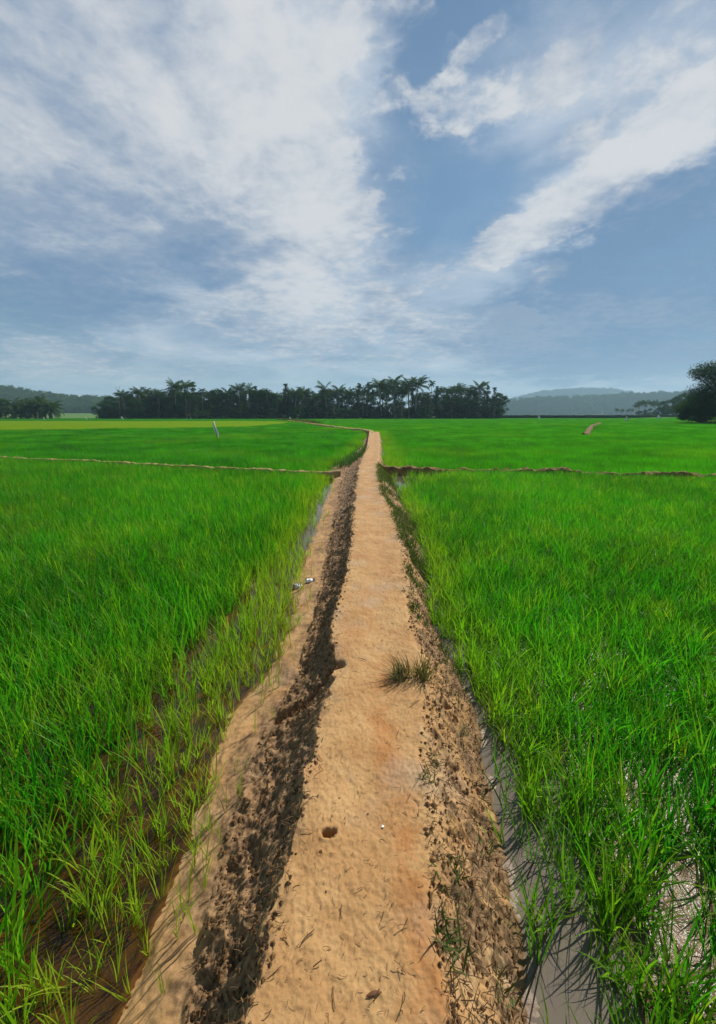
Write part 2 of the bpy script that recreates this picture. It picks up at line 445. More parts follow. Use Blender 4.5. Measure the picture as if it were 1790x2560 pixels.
def curve(pts, n):
    p = np.array(pts); t = np.concatenate([[0], np.cumsum(np.hypot(*np.diff(p, axis=0).T))])
    q = np.linspace(0, t[-1], n)
    return np.interp(q, t, p[:, 0]), np.interp(q, t, p[:, 1])
def bund(name, label, pts, w, top, n, rough, m, foot=.16, seed=0):
    x, y = curve(pts, n)
    tx, ty = np.gradient(x), np.gradient(y); L = np.hypot(tx, ty); nx, ny = -ty / L, tx / L
    u = np.linspace(-1, 1, 31)
    hw = w / 2 + foot
    wv = (1 + .35 * (fbm(x * .9, y * .9, 3, seed) - .5))[:, None]
    X = x[:, None] + nx[:, None] * u * hw * wv; Y = y[:, None] + ny[:, None] * u * hw * wv
    a = np.abs(u) * hw
    prof = 1 - ss(w / 2 * .8, hw, a)
    tp = (top * (1 + .45 * (fbm(x * .5 + 3, y * .5, 3, seed + 3) - .5)))[:, None]
    Z = -.1 + (tp + .1) * prof + prof * ((fbm(X * 3, Y * 3, 3, seed + 1) - .5) * rough * 1.6 + (fbm(X * 11, Y * 11, 3, seed + 2) - .5) * rough)
    me = mesh(name, np.stack([X, Y, Z], 2), grid_faces(*X.shape), m, True)
    o = link(name, me); tag(o, label, 'earth bund', None, 'structure')
def bund_mat(name, light, dark, cut):
    m, nt = mat(name)
    p = nt.pos(); a = nt.noise(p, 3.5, 6, .65); b = nt.noise(p, 24, 5, .7)
    nz = nt.n('ShaderNodeSeparateXYZ'); nt.inp(nz, 0, nt.n('ShaderNodeNewGeometry').outputs['Normal'])
    col = nt.mix(nt.step(nt.math('ADD', a, nt.math('MULTIPLY', b, .5)), cut, cut + .25), light, dark)
    bp = nt.n('ShaderNodeBump', i_Strength=.8, i_Distance=.03, i_Height=b)
    out(nt, bsdf(nt, col, .95, .1, bp.outputs[0])); return m
MAT['bund_l'] = bund_mat('pale bund soil', (.36, .25, .11), (.14, .12, .04), .72)
MAT['bund_r'] = bund_mat('dark bund soil', (.25, .16, .07), (.10, .06, .028), .66)
bund('bund', 'low pale earth bund between two paddies beside the bare path', BUND_L, .16, .215, 420, .07, MAT['bund_l'], seed=100)
bund('bund', 'ragged dark earth bund crossing behind the puddle beside the path', BUND_R, .18, .25, 620, .12, MAT['bund_r'], seed=110)
bund('path', 'far bend of the footpath turning towards the yellow field', PATH2, .42, .31, 500, .12, MAT['bund_l'], foot=.25, seed=120)
bund('path', 'short bare stretch of another path far off among the rice', PATH3, .40, .30, 260, .16, bund_mat('brown path soil', (.24, .15, .08), (.11, .08, .035), .62), foot=.2, seed=130)

# ------------------------------------------------------------------ ground: one sheet to the horizon
CORNER = [gp(985, 1222, 0), gp(990, 1198, 0), gp(1020, 1194, 0), gp(1060, 1196, 0)]
GLINT = [gp(1690, 2030, 0), gp(1660, 2120, 0), gp(1740, 2180, 0), gp(1600, 2430, 0), gp(1680, 2560, 0)]
BARE_STRIP = [gp(x, y, 0) for x, y in ((640, 1440), (610, 1519), (545, 1585), (480, 1650), (436, 1735), (370, 1838), (290, 1965), (215, 2110), (140, 2300), (60, 2560))]
PUDDLE = [gp(x, y, 0) for x, y in ((1215, 1860), (1260, 1980), (1320, 2080), (1385, 2190), (1415, 2330), (1440, 2450), (1470, 2600))]
def far_rise(x, y):
    r = np.hypot(x, y)
    return 4.6 * ss(250, 800, r) * ss(-.12, -.3, x / np.maximum(y, 1)) + 1.4 * ss(190, 300, y) * ss(.55, .75, x / np.maximum(y, 1))
def ground_h(x, y):
    r = np.hypot(x, y)
    near = 1 - ss(14, 30, r)
    n = fbm(x * 2.2, y * 2.2, 4, 200)
    z = -.022 + near * ((n - .5) * .07 + (fbm(x * 16, y * 16, 3, 201) - .5) * .022 + (fbm(x * 50, y * 50, 2, 202) - .5) * .008)
    # raised crusts of mud where nothing grows
    db = poly_d(x + (fbm(x * 7, y * 7, 3, 203) - .5) * .25, y, BARE_STRIP)
    z = z + .022 * (1 - ss(.02, .16, db)) * near * ss(.35, .6, fbm(x * 3, y * 3, 3, 207))
    dp = poly_d(x + (fbm(x * 6, y * 6, 3, 204) - .5) * .12, y, PUDDLE)
    pud = 1 - ss(.06, .15, dp)
    z = z * (1 - pud) + pud * -.05
    pud = np.maximum(pud, 1 - ss(.5, 1.0, poly_d(x, y, CORNER)))
    z = z * (1 - pud) + pud * -.05
    rt = ss(.25, .45, x - feat(4, y)) * near * (1 - pud)
    z = z + rt * (.055 + .05 * (fbm(x * 3.1, y * 3.1, 3, 205) - .5) + .018 * (fbm(x * 24, y * 24, 2, 206) - .5))
    lt = ss(.0, .2, feat(0, y) - x) * near
    z = z - .010 * lt
    inside = (x > feat(0, y) + .1) & (x < feat(4, y) - .1) & (y < PATH_END)
    z = np.where(inside, -.2, z)
    return z - .05 * (1 - near) + far_rise(x, y)
def build_ground():
    rr = np.concatenate([[.02, .15, .3], .4 * np.exp(np.linspace(0, math.log(4200 / .4), 900))])
    ang = np.concatenate([np.linspace(-180, -62, 24, endpoint=False), np.linspace(-62, 62, 420, endpoint=False), np.linspace(62, 180, 25)])
    A = np.radians(ang)[None, :]
    X = rr[:, None] * np.sin(A); Y = rr[:, None] * np.cos(A)
    Z = ground_h(X, Y)
    m, nt = mat('paddy mud')
    p = nt.pos()
    sx = nt.n('ShaderNodeSeparateXYZ'); nt.inp(sx, 0, p)
    r = nt.n('ShaderNodeVectorMath', operation='LENGTH'); nt.inp(r, 0, p); r = r.outputs['Value']
    a = nt.noise(p, 3, 6, .6); b = nt.noise(p, 22, 4, .6)
    col = nt.mix(nt.step(a, .35, .65), (.085, .052, .018), (.22, .14, .055))
    col = nt.mix(nt.math('MULTIPLY', nt.step(b, .5, .75), .6), col, (.05, .028, .012))
    colr = nt.mix(nt.step(a, .35, .65), (.10, .066, .038), (.17, .12, .075))
    col = nt.mix(nt.math('MULTIPLY', nt.step(sx.outputs[0], .2, .5), .8), col, colr)
    g = nt.noise(nt.vm('MULTIPLY', p, (.01, .05, .01)), 1.0, 3)
    green = nt.mix(nt.step(g, .4, .6), (.045, .12, .012), (.085, .15, .02))
    col = nt.mix(nt.step(r, 24, 50), col, green)
    wet = nt.math('MULTIPLY', nt.math('MULTIPLY', nt.step(sx.outputs[0], .0, .3), nt.step(sx.outputs[2], .16, .06)), nt.math('SUBTRACT', 1, nt.step(r, 14, 30)))
    rough = nt.math('SUBTRACT', .95, nt.math('MULTIPLY', wet, .68))
    bp = nt.n('ShaderNodeBump', i_Strength=.8, i_Distance=.012, i_Height=nt.math('ADD', b, nt.math('MULTIPLY', nt.noise(p, 110, 2, .6), .3)))
    out(nt, bsdf(nt, col, rough, .24, bp.outputs[0]))
    me = mesh('ground', np.stack([X, Y, Z], 2), grid_faces(*X.shape)[:, ::-1].copy(), m, True)
    tag(link('ground', me), 'muddy paddy ground running to the horizon', 'ground', None, 'structure')
build_ground()

def water_mat(name, tint, silt, amount):
    m, nt = mat(name)
    p = nt.pos()
    bp = nt.n('ShaderNodeBump', i_Strength=.16, i_Distance=.01, i_Height=nt.noise(p, 14, 3, .6))
    t = nt.n('ShaderNodeBsdfTransparent'); nt.inp(t, 'Color', tint)
    df = nt.n('ShaderNodeBsdfDiffuse'); nt.inp(df, 'Color', silt)
    mx0 = nt.n('ShaderNodeMixShader', i_0=amount); nt.inp(mx0, 1, t); nt.inp(mx0, 2, df)
    gl = nt.n('ShaderNodeBsdfGlossy', i_Roughness=.06); nt.inp(gl, 'Normal', bp.outputs[0])
    fr = nt.n('ShaderNodeFresnel', i_IOR=1.33); nt.inp(fr, 'Normal', bp.outputs[0])
    f = nt.math('MINIMUM', nt.math('MULTIPLY', fr.outputs[0], 1.6), 1.0)
    mx = nt.n('ShaderNodeMixShader'); nt.inp(mx, 0, f); nt.inp(mx, 1, mx0); nt.inp(mx, 2, gl)
    out(nt, mx); return m
def build_water():
    for name, label, sgn, m in (('water', 'clear brown paddy water beside the sandy shelf', -1, water_mat('clear brown water', (.70, .58, .34), (.08, .05, .018), .10)),
                                ('water', 'grey muddy puddle water beside the rough bank', 1, water_mat('grey muddy water', (.55, .46, .36), (.21, .175, .135), .6))):
        ys = np.concatenate([np.linspace(-2.4, 3, 40), np.linspace(3.3, 30, 60)])
        k = 2
        inner = (feat(2, ys) + .02 if sgn < 0 else feat(3, ys) - .02)
        outer = sgn * (6 + 1.1 * np.maximum(ys, 0))
        q = np.linspace(0, 1, 12)[None, :]
        X = inner[:, None] * (1 - q) + outer[:, None] * q; Y = ys[:, None] + 0 * q
        f = grid_faces(*X.shape)
        if sgn < 0: f = f[:, ::-1].copy()
        me = mesh(name, np.stack([X, Y, 0 * X], 2), f, m, True)
        tag(link(name, me), label, 'water', None, 'structure')
build_water()

# ------------------------------------------------------------------ rice blades
def blades(rng, n, spread, h0, h1, w, seg=5, tilt=(4, 22), bend=(15, 85), lean=(0.0, 0.0), pos=None):
    V, Fc = [], []
    base = 0
    for i in range(n):
        if pos is None:
            a = rng.uniform(0, 6.283); r = spread * math.sqrt(rng.uniform()); bx, by = r * math.cos(a), r * math.sin(a)
        else: bx, by = pos[i]
        az = rng.uniform(0, 6.283); L = rng.uniform(h0, h1)
        t0 = math.radians(rng.uniform(*tilt)); bd = math.radians(rng.uniform(*bend)) * rng.uniform(.3, 1)
        pw = rng.uniform(1.4, 3.2); ww = w * rng.uniform(.7, 1.25)
        x, y, z = bx, by, 0.0
        ca, sa = math.cos(az), math.sin(az)
        tw = rng.uniform(-.9, .9)
        wx, wy = -math.sin(az + tw), math.cos(az + tw)
        for k in range(seg + 1):
            s = k / seg
            hw = ww * .5 * min(1, .45 + 1.6 * s) * (1 - s ** 2.2) ** .8
            ox, oy = x + lean[0] * L * s * s, y + lean[1] * L * s * s
            if k < seg:
                V.append((ox - wx * hw, oy - wy * hw, z)); V.append((ox + wx * hw, oy + wy * hw, z))
            else: V.append((ox, oy, z))
            th = t0 + bd * s ** pw
            st = L / seg
            x += math.sin(th) * ca * st; y += math.sin(th) * sa * st; z += math.cos(th) * st
        for k in range(seg - 1):
            b = base + 2 * k
            Fc.append((b, b + 1, b + 3, b + 2))
        b = base + 2 * (seg - 1)
        Fc.append((b, b + 1, b + 2))
        base += 2 * seg + 1
    return V, Fc

GA, GB, GT = (.014, .115, .005), (.062, .330, .009), (.29, .37, .022)
MAT['rice'] = leaf_mat('rice leaf', GA, GB, GT, .50, .5, .2, True)

def lib(name, builders, m):
    c = bpy.data.collections.new(name)
    for k, (v, f) in enumerate(builders):
        o = bpy.data.objects.new(f'{name}_{k:02d}', mesh(name, v, f, m)); c.objects.link(o)
    return c
rg = np.random.default_rng(3)
def tile(rng, size, per, nb, h0, h1, w, seg):
    n = max(1, int(per * size * size)); pos = []
    for _ in range(n):
        cx, cy = rng.uniform(-size / 2, size / 2, 2)
        for _ in range(nb): pos.append((cx + rng.normal(0, .012), cy + rng.normal(0, .012)))
    return blades(rng, len(pos), 0, h0, h1, w, seg, lean=(-.12, .05), pos=pos)
LIB_CLUMP = lib('rice_clump', [blades(rg, int(rg.integers(6, 13)), .024, .18, .39, .0084, 6, (3, 24), (12, 90), lean=(-.06, .02)) for _ in range(14)], MAT['rice'])
LIB_MID = lib('rice_patch', [tile(rg, .5, 150, 4, .24, .40, .010, 4) for _ in range(6)], MAT['rice'])
LIB_FAR = lib('rice_block', [tile(rg, 1.5, 60, 4, .26, .42, .022, 3) for _ in range(5)], MAT['rice'])

LIB_TUFT = lib('rice_tussock', [blades(rg, int(rg.integers(11, 20)), .036, .18, .41, .0088, 6, (4, 30), (25, 105), lean=(-.04, -.01)) for _ in range(14)], MAT['rice'])

def gn_group():
    ng = bpy.data.node_groups.new('scatter', 'GeometryNodeTree')
    ng.interface.new_socket('Geometry', in_out='INPUT', socket_type='NodeSocketGeometry')
    ng.interface.new_socket('Plants', in_out='INPUT', socket_type='NodeSocketCollection')
    ng.interface.new_socket('Geometry', in_out='OUTPUT', socket_type='NodeSocketGeometry')
    N = ng.nodes; Lk = ng.links
    gi = N.new('NodeGroupInput'); go = N.new('NodeGroupOutput')
    iop = N.new('GeometryNodeInstanceOnPoints'); iop.inputs['Pick Instance'].default_value = True
    ci = N.new('GeometryNodeCollectionInfo'); ci.inputs['Separate Children'].default_value = True; ci.inputs['Reset Children'].default_value = True
    def na(n, t):
        q = N.new('GeometryNodeInputNamedAttribute'); q.data_type = t; q.inputs['Name'].default_value = n; return q.outputs['Attribute']
    Lk.new(gi.outputs[0], iop.inputs['Points']); Lk.new(gi.outputs[1], ci.inputs[0]); Lk.new(ci.outputs[0], iop.inputs['Instance'])
    Lk.new(na('variant', 'INT'), iop.inputs['Instance Index'])
    Lk.new(na('turn', 'FLOAT_VECTOR'), iop.inputs['Rotation']); Lk.new(na('size', 'FLOAT_VECTOR'), iop.inputs['Scale'])
    Lk.new(iop.outputs[0], go.inputs[0])
    return ng
GN = gn_group()
def scatter(name, label, cat, pts, rz, size, tint, coll, tiltamt=0.0, turn=None):
    n = len(pts)
    me = bpy.data.meshes.new(name); me.vertices.add(n); me.vertices.foreach_set('co', np.asarray(pts, np.float32).ravel())
    t = np.zeros((n, 3), np.float32); t[:, 2] = rz
    if tiltamt: t[:, :2] = R.normal(0, tiltamt, (n, 2))
    a = me.attributes.new('turn', 'FLOAT_VECTOR', 'POINT'); a.data.foreach_set('vector', t.ravel())
    size = np.asarray(size, np.float32)
    if size.ndim == 1: size = np.repeat(size[:, None], 3, 1)
    a = me.attributes.new('size', 'FLOAT_VECTOR', 'POINT'); a.data.foreach_set('vector', size.ravel().astype(np.float32))
    a = me.attributes.new('variant', 'INT', 'POINT'); a.data.foreach_set('value', R.integers(0, len(coll.objects), n).astype(np.int32))
    attr(me, 'tint', tint)
    o = link(name, me)
    md = o.modifiers.new('plants', 'NODES'); md.node_group = GN
    sid = [i for i in GN.interface.items_tree if i.name == 'Plants'][0].identifier
    md[sid] = coll
    tag(o, label, cat, None, 'stuff')
    return o

def jgrid(x0, x1, y0, y1, s, jit=.5):
    gx, gy = np.meshgrid(np.arange(x0, x1, s), np.arange(y0, y1, s))
    x = gx.ravel() + R.uniform(-jit, jit, gx.size) * s; y = gy.ravel() + R.uniform(-jit, jit, gx.size) * s
    return x, y
def in_view(x, y, m=1.0):
    return np.abs(x) < .88 * np.maximum(y, 0) + m
def line_y(pts, x):
    p = sorted(pts); return np.interp(x, [q[0] for q in p], [q[1] for q in p])

def near_rice():
    x, y = jgrid(-18, 18, -.6, 17.5, .066)
    k = in_view(x, y, 3.4); x, y = x[k], y[k]
    d = np.hypot(x, y)
    u = feat(0, y) - x; v = x - feat(4, y)
    yl, yr = line_y(BUND_L, x), line_y(BUND_R, x)
    nz = fbm(x * 1.7, y * 1.7, 4, 300); nf = fbm(x * 6, y * 6, 3, 301)
    # ---- left paddy
    band = ss(3.6, 7.5, y)                                   # bare strip dies out in the distance
    db = poly_d(x + (nf - .5) * .22, y, BARE_STRIP)
    bare = (1 - ss(.03, .11, db)) * (1 - band) * (.25 + .55 * (nz > .52))
    xs = line_y([(q[1], q[0]) for q in BARE_STRIP], y) if False else np.interp(y, [q[1] for q in sorted(BARE_STRIP, key=lambda a: a[1])], [q[0] for q in sorted(BARE_STRIP, key=lambda a: a[1])])
    inner = ss(-.05, .12, x - xs)                            # between the strip and the shelf
    p = ss(-.14, .10, u) * 1.0 * (1 - np.clip(bare, 0, 1))
    p = np.where(band > .5, ss(-.1, .5, u + (nf - .5) * .4) , p)
    p = p * (.9 + .1 * ss(1.0, 2.4, d + (nz - .5) * 1.5))
    kl = (u > -.16) & (y < yl - .02 - .3 * nf) & (R.uniform(size=x.size) < p)
    tint = np.clip(.55 * (1 - ss(.05, .75, u + (nf - .5) * .5)) + .15 * inner * (1 - band) + .18 * ss(.55, .7, nz), 0, .9)
    tint = np.clip(tint + .75 * R.uniform(size=x.size) ** 5, 0, .95)
    sz = np.where(inner > .5, .82, 1.0) * R.uniform(.75, 1.15, x.size) * (.72 + .28 * ss(0, .5, u))
    pts = np.stack([x, y, np.full_like(x, -.03)], 1)
    scatter('rice_crop', 'dense young green rice in the near paddy beside the sandy shelf', 'rice', pts[kl], R.uniform(0, .9, kl.sum()) - .45 + np.where(R.uniform(size=kl.sum()) < .4, 3.1, 0), sz[kl], tint[kl], LIB_CLUMP, .14)
    # ---- right paddy
    dp = poly_d(x + (nf - .5) * .14, y, PUDDLE)
    clear = (1 - ss(.04, .10, dp)) * .98
    gap = ss(.38, .31, nz + .10 * ss(1.2, 4.0, y) + .05 * (nf - .5)) * (1 - ss(2.6, 5.5, y))
    p = ss(-.02, .14, v + (nf - .5) * .22) * (1 - clear) * (1 - .3 * gap)
    near_pud = 0
    corner = np.exp(-((x - gp(1000, 1200)[0]) / 1.6) ** 2 - ((y - gp(1000, 1200)[1]) / 1.6) ** 2)
    p = p * (1 - .8 * corner) * (ss(.40, .85, poly_d(x + (nf - .5) * .7, y, CORNER)) * .86 + .14) * (1 - .22 * (1 - ss(.0, .09, poly_d(x + (nf - .5) * .25, y, GLINT))))
    p = p * (.85 + .15 * ss(1.0, 2.4, d))
    kr = (v > -.01) & (y < yr - .02 - .4 * nf) & (R.uniform(size=x.size) < p * .86)
    tint = np.clip(.40 * (1 - ss(.05, .6, v)) + .3 * corner + .15 * ss(.56, .7, nz) + .7 * R.uniform(size=x.size) ** 5, 0, .9)
    sz = R.uniform(.72, 1.12, x.size) * (.8 + .2 * ss(0, .5, v))
    scatter('rice_crop', 'clumpy green rice standing in wet glittering mud beyond the puddle', 'rice', pts[kr], R.uniform(0, 6.28, kr.sum()), sz[kr], tint[kr], LIB_TUFT, .2)
near_rice()

YEL = [gp(x, y, .36) for x, y in ((-250, 1076), (0, 1072), (400, 1067), (560, 1065), (640, 1063), (700, 1058), (725, 1054), (690, 1052), (600, 1051.5), (300, 1052), (0, 1051.5), (-250, 1051.5))]
def in_poly(x, y, P):
    c = np.zeros(x.shape, bool)
    for (ax, ay), (bx, by) in zip(P, P[1:] + P[:1]):
        with np.errstate(divide='ignore', invalid='ignore'):
            c ^= ((ay > y) != (by > y)) & (x < (bx - ax) * (y - ay) / (by - ay) + ax)
    return c
GAP_R = [gp(1400, 1086, .3), gp(1560, 1084, .3), gp(1700, 1089, .3), gp(1900, 1096, .3)]
GAP_R2 = [gp(1640, 1058, .3), gp(1790, 1062, .3)]
GAP_Y = [gp(120, 1062, .3), gp(300, 1061.5, .3), gp(450, 1062, .3)]
GAP_Y2 = [gp(230, 1057.5, .3), gp(390, 1057, .3), gp(520, 1057.4, .3)]
GAP_L = [gp(-50, 1081, .3), gp(150, 1079, .3), gp(330, 1081, .3), gp(480, 1080, .3)]
def far_rice():
    def split(x, y, s, coll, lab, size):
        yl, yr = line_y(BUND_L, x), line_y(BUND_R, x)
        px = np.where(y < PATH_END, (feat(2, y) + feat(3, y)) / 2, np.interp(y, [q[1] for q in PATH2], [q[0] for q in PATH2]))
        hwl = np.where(y < PATH_END, px - feat(0, y), .42) + s * .35; hwr = np.where(y < PATH_END, feat(4, y) - px, .42) + s * .35
        ok = (poly_d(x, y, PATH3) > .35 + s * .3)
        for g in (GAP_R, GAP_R2, GAP_L, GAP_Y, GAP_Y2): ok &= poly_d(x, y, g) > s * .42 + .1
        yel = in_poly(x, y, YEL)
        nz = fbm(x * .25, y * .25, 3, 310)
        L = ok & (x < px - hwl) & (y > yl + .25) ; Rr = ok & (x > px + hwr) & (y > yr + .22)
        el = 1 - ss(0, .9, (px - hwl) - x); er = 1 - ss(0, 1.2, x - (px + hwr))
        for k, nm, lb, tint in ((L & ~yel, 'rice_crop', f'{lab} green rice beyond the pale bund', .02 + .3 * el + .16 * ss(.5, .75, nz)),
                                (Rr, 'rice_crop', f'{lab} green rice beyond the dark bund', .05 + .35 * er + .16 * ss(.5, .75, nz)),
                                (L & yel, 'rice_crop', f'{lab} yellow ripening rice in front of the palm grove', .72 + .2 * nz)):
            if k.sum() == 0: continue
            pts = np.stack([x[k], y[k], np.full(k.sum(), -.07) + far_rise(x[k], y[k])], 1)
            rz = R.integers(0, 2, k.sum()) * 3.14159
            scatter(nm, lb, 'rice', pts, rz, R.uniform(.88, 1.12, k.sum()) * size, np.clip(tint[k], 0, 1), coll)
    x, y = jgrid(-42, 42, 10, 42, .42, .25)
    k = in_view(x, y, 4); split(x[k], y[k], .42, LIB_MID, 'level', 1.0)
    x, y = jgrid(-250, 250, 42, 235, 1.35, .25)
    k = in_view(x, y, 8); x, y = x[k], y[k]
    split(x, y, 1.35, LIB_FAR, 'distant', 1.0)
far_rice()

# ------------------------------------------------------------------ loose straw, roots and crumbs on the bund
def strips(pts, hz, L, w, rng, lift=(.0, .25), m=None):
    V, Fc = [], []
    for (x, y), z in zip(pts, hz):
        a = rng.uniform(0, 6.283); l = rng.uniform(*L); b = rng.normal(0, .6); ww = rng.uniform(*w)
        up = rng.uniform(*lift)
        q = len(V); cx, cy, cz = x, y, z + .003
        for k in range(4):
            wx, wy = -math.sin(a) * ww / 2, math.cos(a) * ww / 2
            V.append((cx - wx, cy - wy, cz)); V.append((cx + wx, cy + wy, cz + ww * .3))
            cx += math.cos(a) * l / 3; cy += math.sin(a) * l / 3; cz += up * l / 3 * (1.2 - .5 * k); a += b * .4
        for k in range(3): Fc.append((q + 2 * k, q + 2 * k + 1, q + 2 * k + 3, q + 2 * k + 2))
    return V, Fc
def path_points(n, a, b, ylo=.45, yhi=9.0, gam=1.5):
    y = ylo + (yhi - ylo) * R.uniform(size=n) ** gam
    i = int(math.floor(a)); q = R.uniform(a, b, n)
    ft = np.stack([feat(k, y) for k in range(5)])
    k = np.clip(np.floor(q).astype(int), 0, 3); t = q - k
    x = ft[k, np.arange(n)] * (1 - t) + ft[k + 1, np.arange(n)] * t
    return x, y
def litter_bits():
    rng = np.random.default_rng(11)
    m1 = simple('dry straw', (.22, .125, .052), .85, .1, .5, 9)
    m2 = simple('dark root fibre', (.075, .044, .021), .9, .1, .5, 9)
    x, y = path_points(5200, 1.85, 3.15, .6, 11, 1.15)
    h = path_fields(x, y)[0]
    V, Fc = strips(list(zip(x, y)), h, (.004, .022), (.0008, .0022), rng, (0, .3))
    tag(link('straw_litter', mesh('straw_litter', V, Fc, m1)), 'short bits of dry straw strewn over the footpath', 'straw', None, 'stuff')
    x1, y1 = path_points(3200, .95, 2.08, .45, 12, 1.5); x2, y2 = path_points(6500, 3.02, 3.9, .45, 9, 1.5)
    x3, y3 = path_points(160, 1.9, 3.1, .8, 9, 1.4)
    x = np.concatenate([x1, x2, x3]); y = np.concatenate([y1, y2, y3])
    h = path_fields(x, y)[0]
    V, Fc = strips(list(zip(x, y)), h, (.010, .045), (.0012, .0032), rng, (-.1, .6))
    tag(link('dead_roots', mesh('dead_roots', V, Fc, m2)), 'dark dead roots and grass stubs bristling from the bund sides', 'dead roots', None, 'stuff')
    # crumbs of soil
    m3 = simple('soil crumb', (.13, .07, .03), .95, .1, .5, 40)
    V, Fc = [], []
    x1, y1 = path_points(2600, 1.0, 2.05, .45, 7, 1.5); x2, y2 = path_points(2200, 3.0, 3.95, .45, 7, 1.5); x3, y3 = path_points(200, 2, 3, .45, 6, 1.6)
    x = np.concatenate([x1, x2]); y = np.concatenate([y1, y2]); h = path_fields(x, y)[0]
    for a, b, c in zip(x, y, h):
        r = rng.uniform(.003, .011) * (1.5 if rng.uniform() < .1 else 1)
        q = len(V)
        for d in ((1, 0, 0), (0, 1, 0), (-1, 0, 0), (0, -1, 0), (0, 0, 1), (.2, .1, -1)):
            s = r * rng.uniform(.6, 1.3); V.append((a + d[0] * s, b + d[1] * s, c + d[2] * s * .8 + r * .3))
        for t in ((0, 1, 4), (1, 2, 4), (2, 3, 4), (3, 0, 4), (1, 0, 5), (2, 1, 5), (3, 2, 5), (0, 3, 5)): Fc.append(tuple(q + i for i in t))
    tag(link('soil_crumbs', mesh('soil_crumbs', V, Fc, m3)), 'loose crumbs of soil along the bund edges', 'soil crumbs', None, 'stuff')
litter_bits()

def hz(x, y): return float(path_fields(np.array([x]), np.array([y]))[0][0])
def on_path(px, py, z):
    for _ in range(4):
        x, y = gp(px, py, z); z = max(hz(x, y), -.02)
    return x, y, z

def seedlings():
    rng = np.random.default_rng(21)
    m = leaf_mat('seedling leaf', (.14, .20, .012), (.22, .26, .016), (.30, .26, .03), .45, .5, .25)
    var = [mesh('rice_seedling', *blades(rng, int(rng.integers(3, 7)), .012, .10, .24, .0055, 5, (3, 18), (10, 70)), m) for _ in range(6)]
    spots = [(519, 2160), (508, 2225), (492, 2335), (443, 2345), (566, 2030), (617, 1925), (590, 1935), (410, 2480), (470, 2250), (600, 1990), (700, 1640), (712, 1600), (745, 1560),
             (730, 1520), (690, 1700), (668, 1720), (760, 1480), (735, 1650), (770, 1530), (640, 1830), (655, 1760), (700, 1560), (780, 1440), (800, 1380), (550, 2110), (530, 2080), (485, 2170), (776, 1500), (795, 1330), (680, 1800)] + [(790 - (y - 1290) * .27 + float(rng.normal(0, 16)), y) for y in rng.uniform(1270, 1740, 46)]
    for i, (px, py) in enumerate(spots):
        x, y, z = on_path(px, py, .04)
        o = link('rice_seedling', var[i % 6], None, (x, y, z - .006), rng.uniform(0, 6.28), rng.uniform(.8, 1.25))
        tag(o, 'thin yellow-green rice seedling sprouting from the bare sandy shelf', 'rice seedling', 'seedlings on the sandy shelf')
    var = [mesh('rice_plant', *blades(rng, int(rng.integers(5, 9)), .016, .22, .42, .009, 7, (4, 24), (20, 95)), MAT['rice_single']) for _ in range(4)]
    for i, (px, py) in enumerate(((1330, 2175), (1375, 2225), (1325, 2290), (1385, 2345), (1300, 2120), (1265, 2040), (1420, 2290), (1245, 1960), (1340, 2420))):
        x, y = gp(px, py, -.04)
        o = link('rice_plant', var[i % 4], None, (x, y, -.05), rng.uniform(0, 6.28), rng.uniform(.8, 1.1))
        tag(o, 'lone green rice plant standing in the grey puddle beside the path', 'rice plant', 'rice plants in the puddle')
MAT['rice_single'] = leaf_mat('rice leaf alone', GA, (.075, .22, .012), (.14, .24, .015), .42, .42, .35)
seedlings()

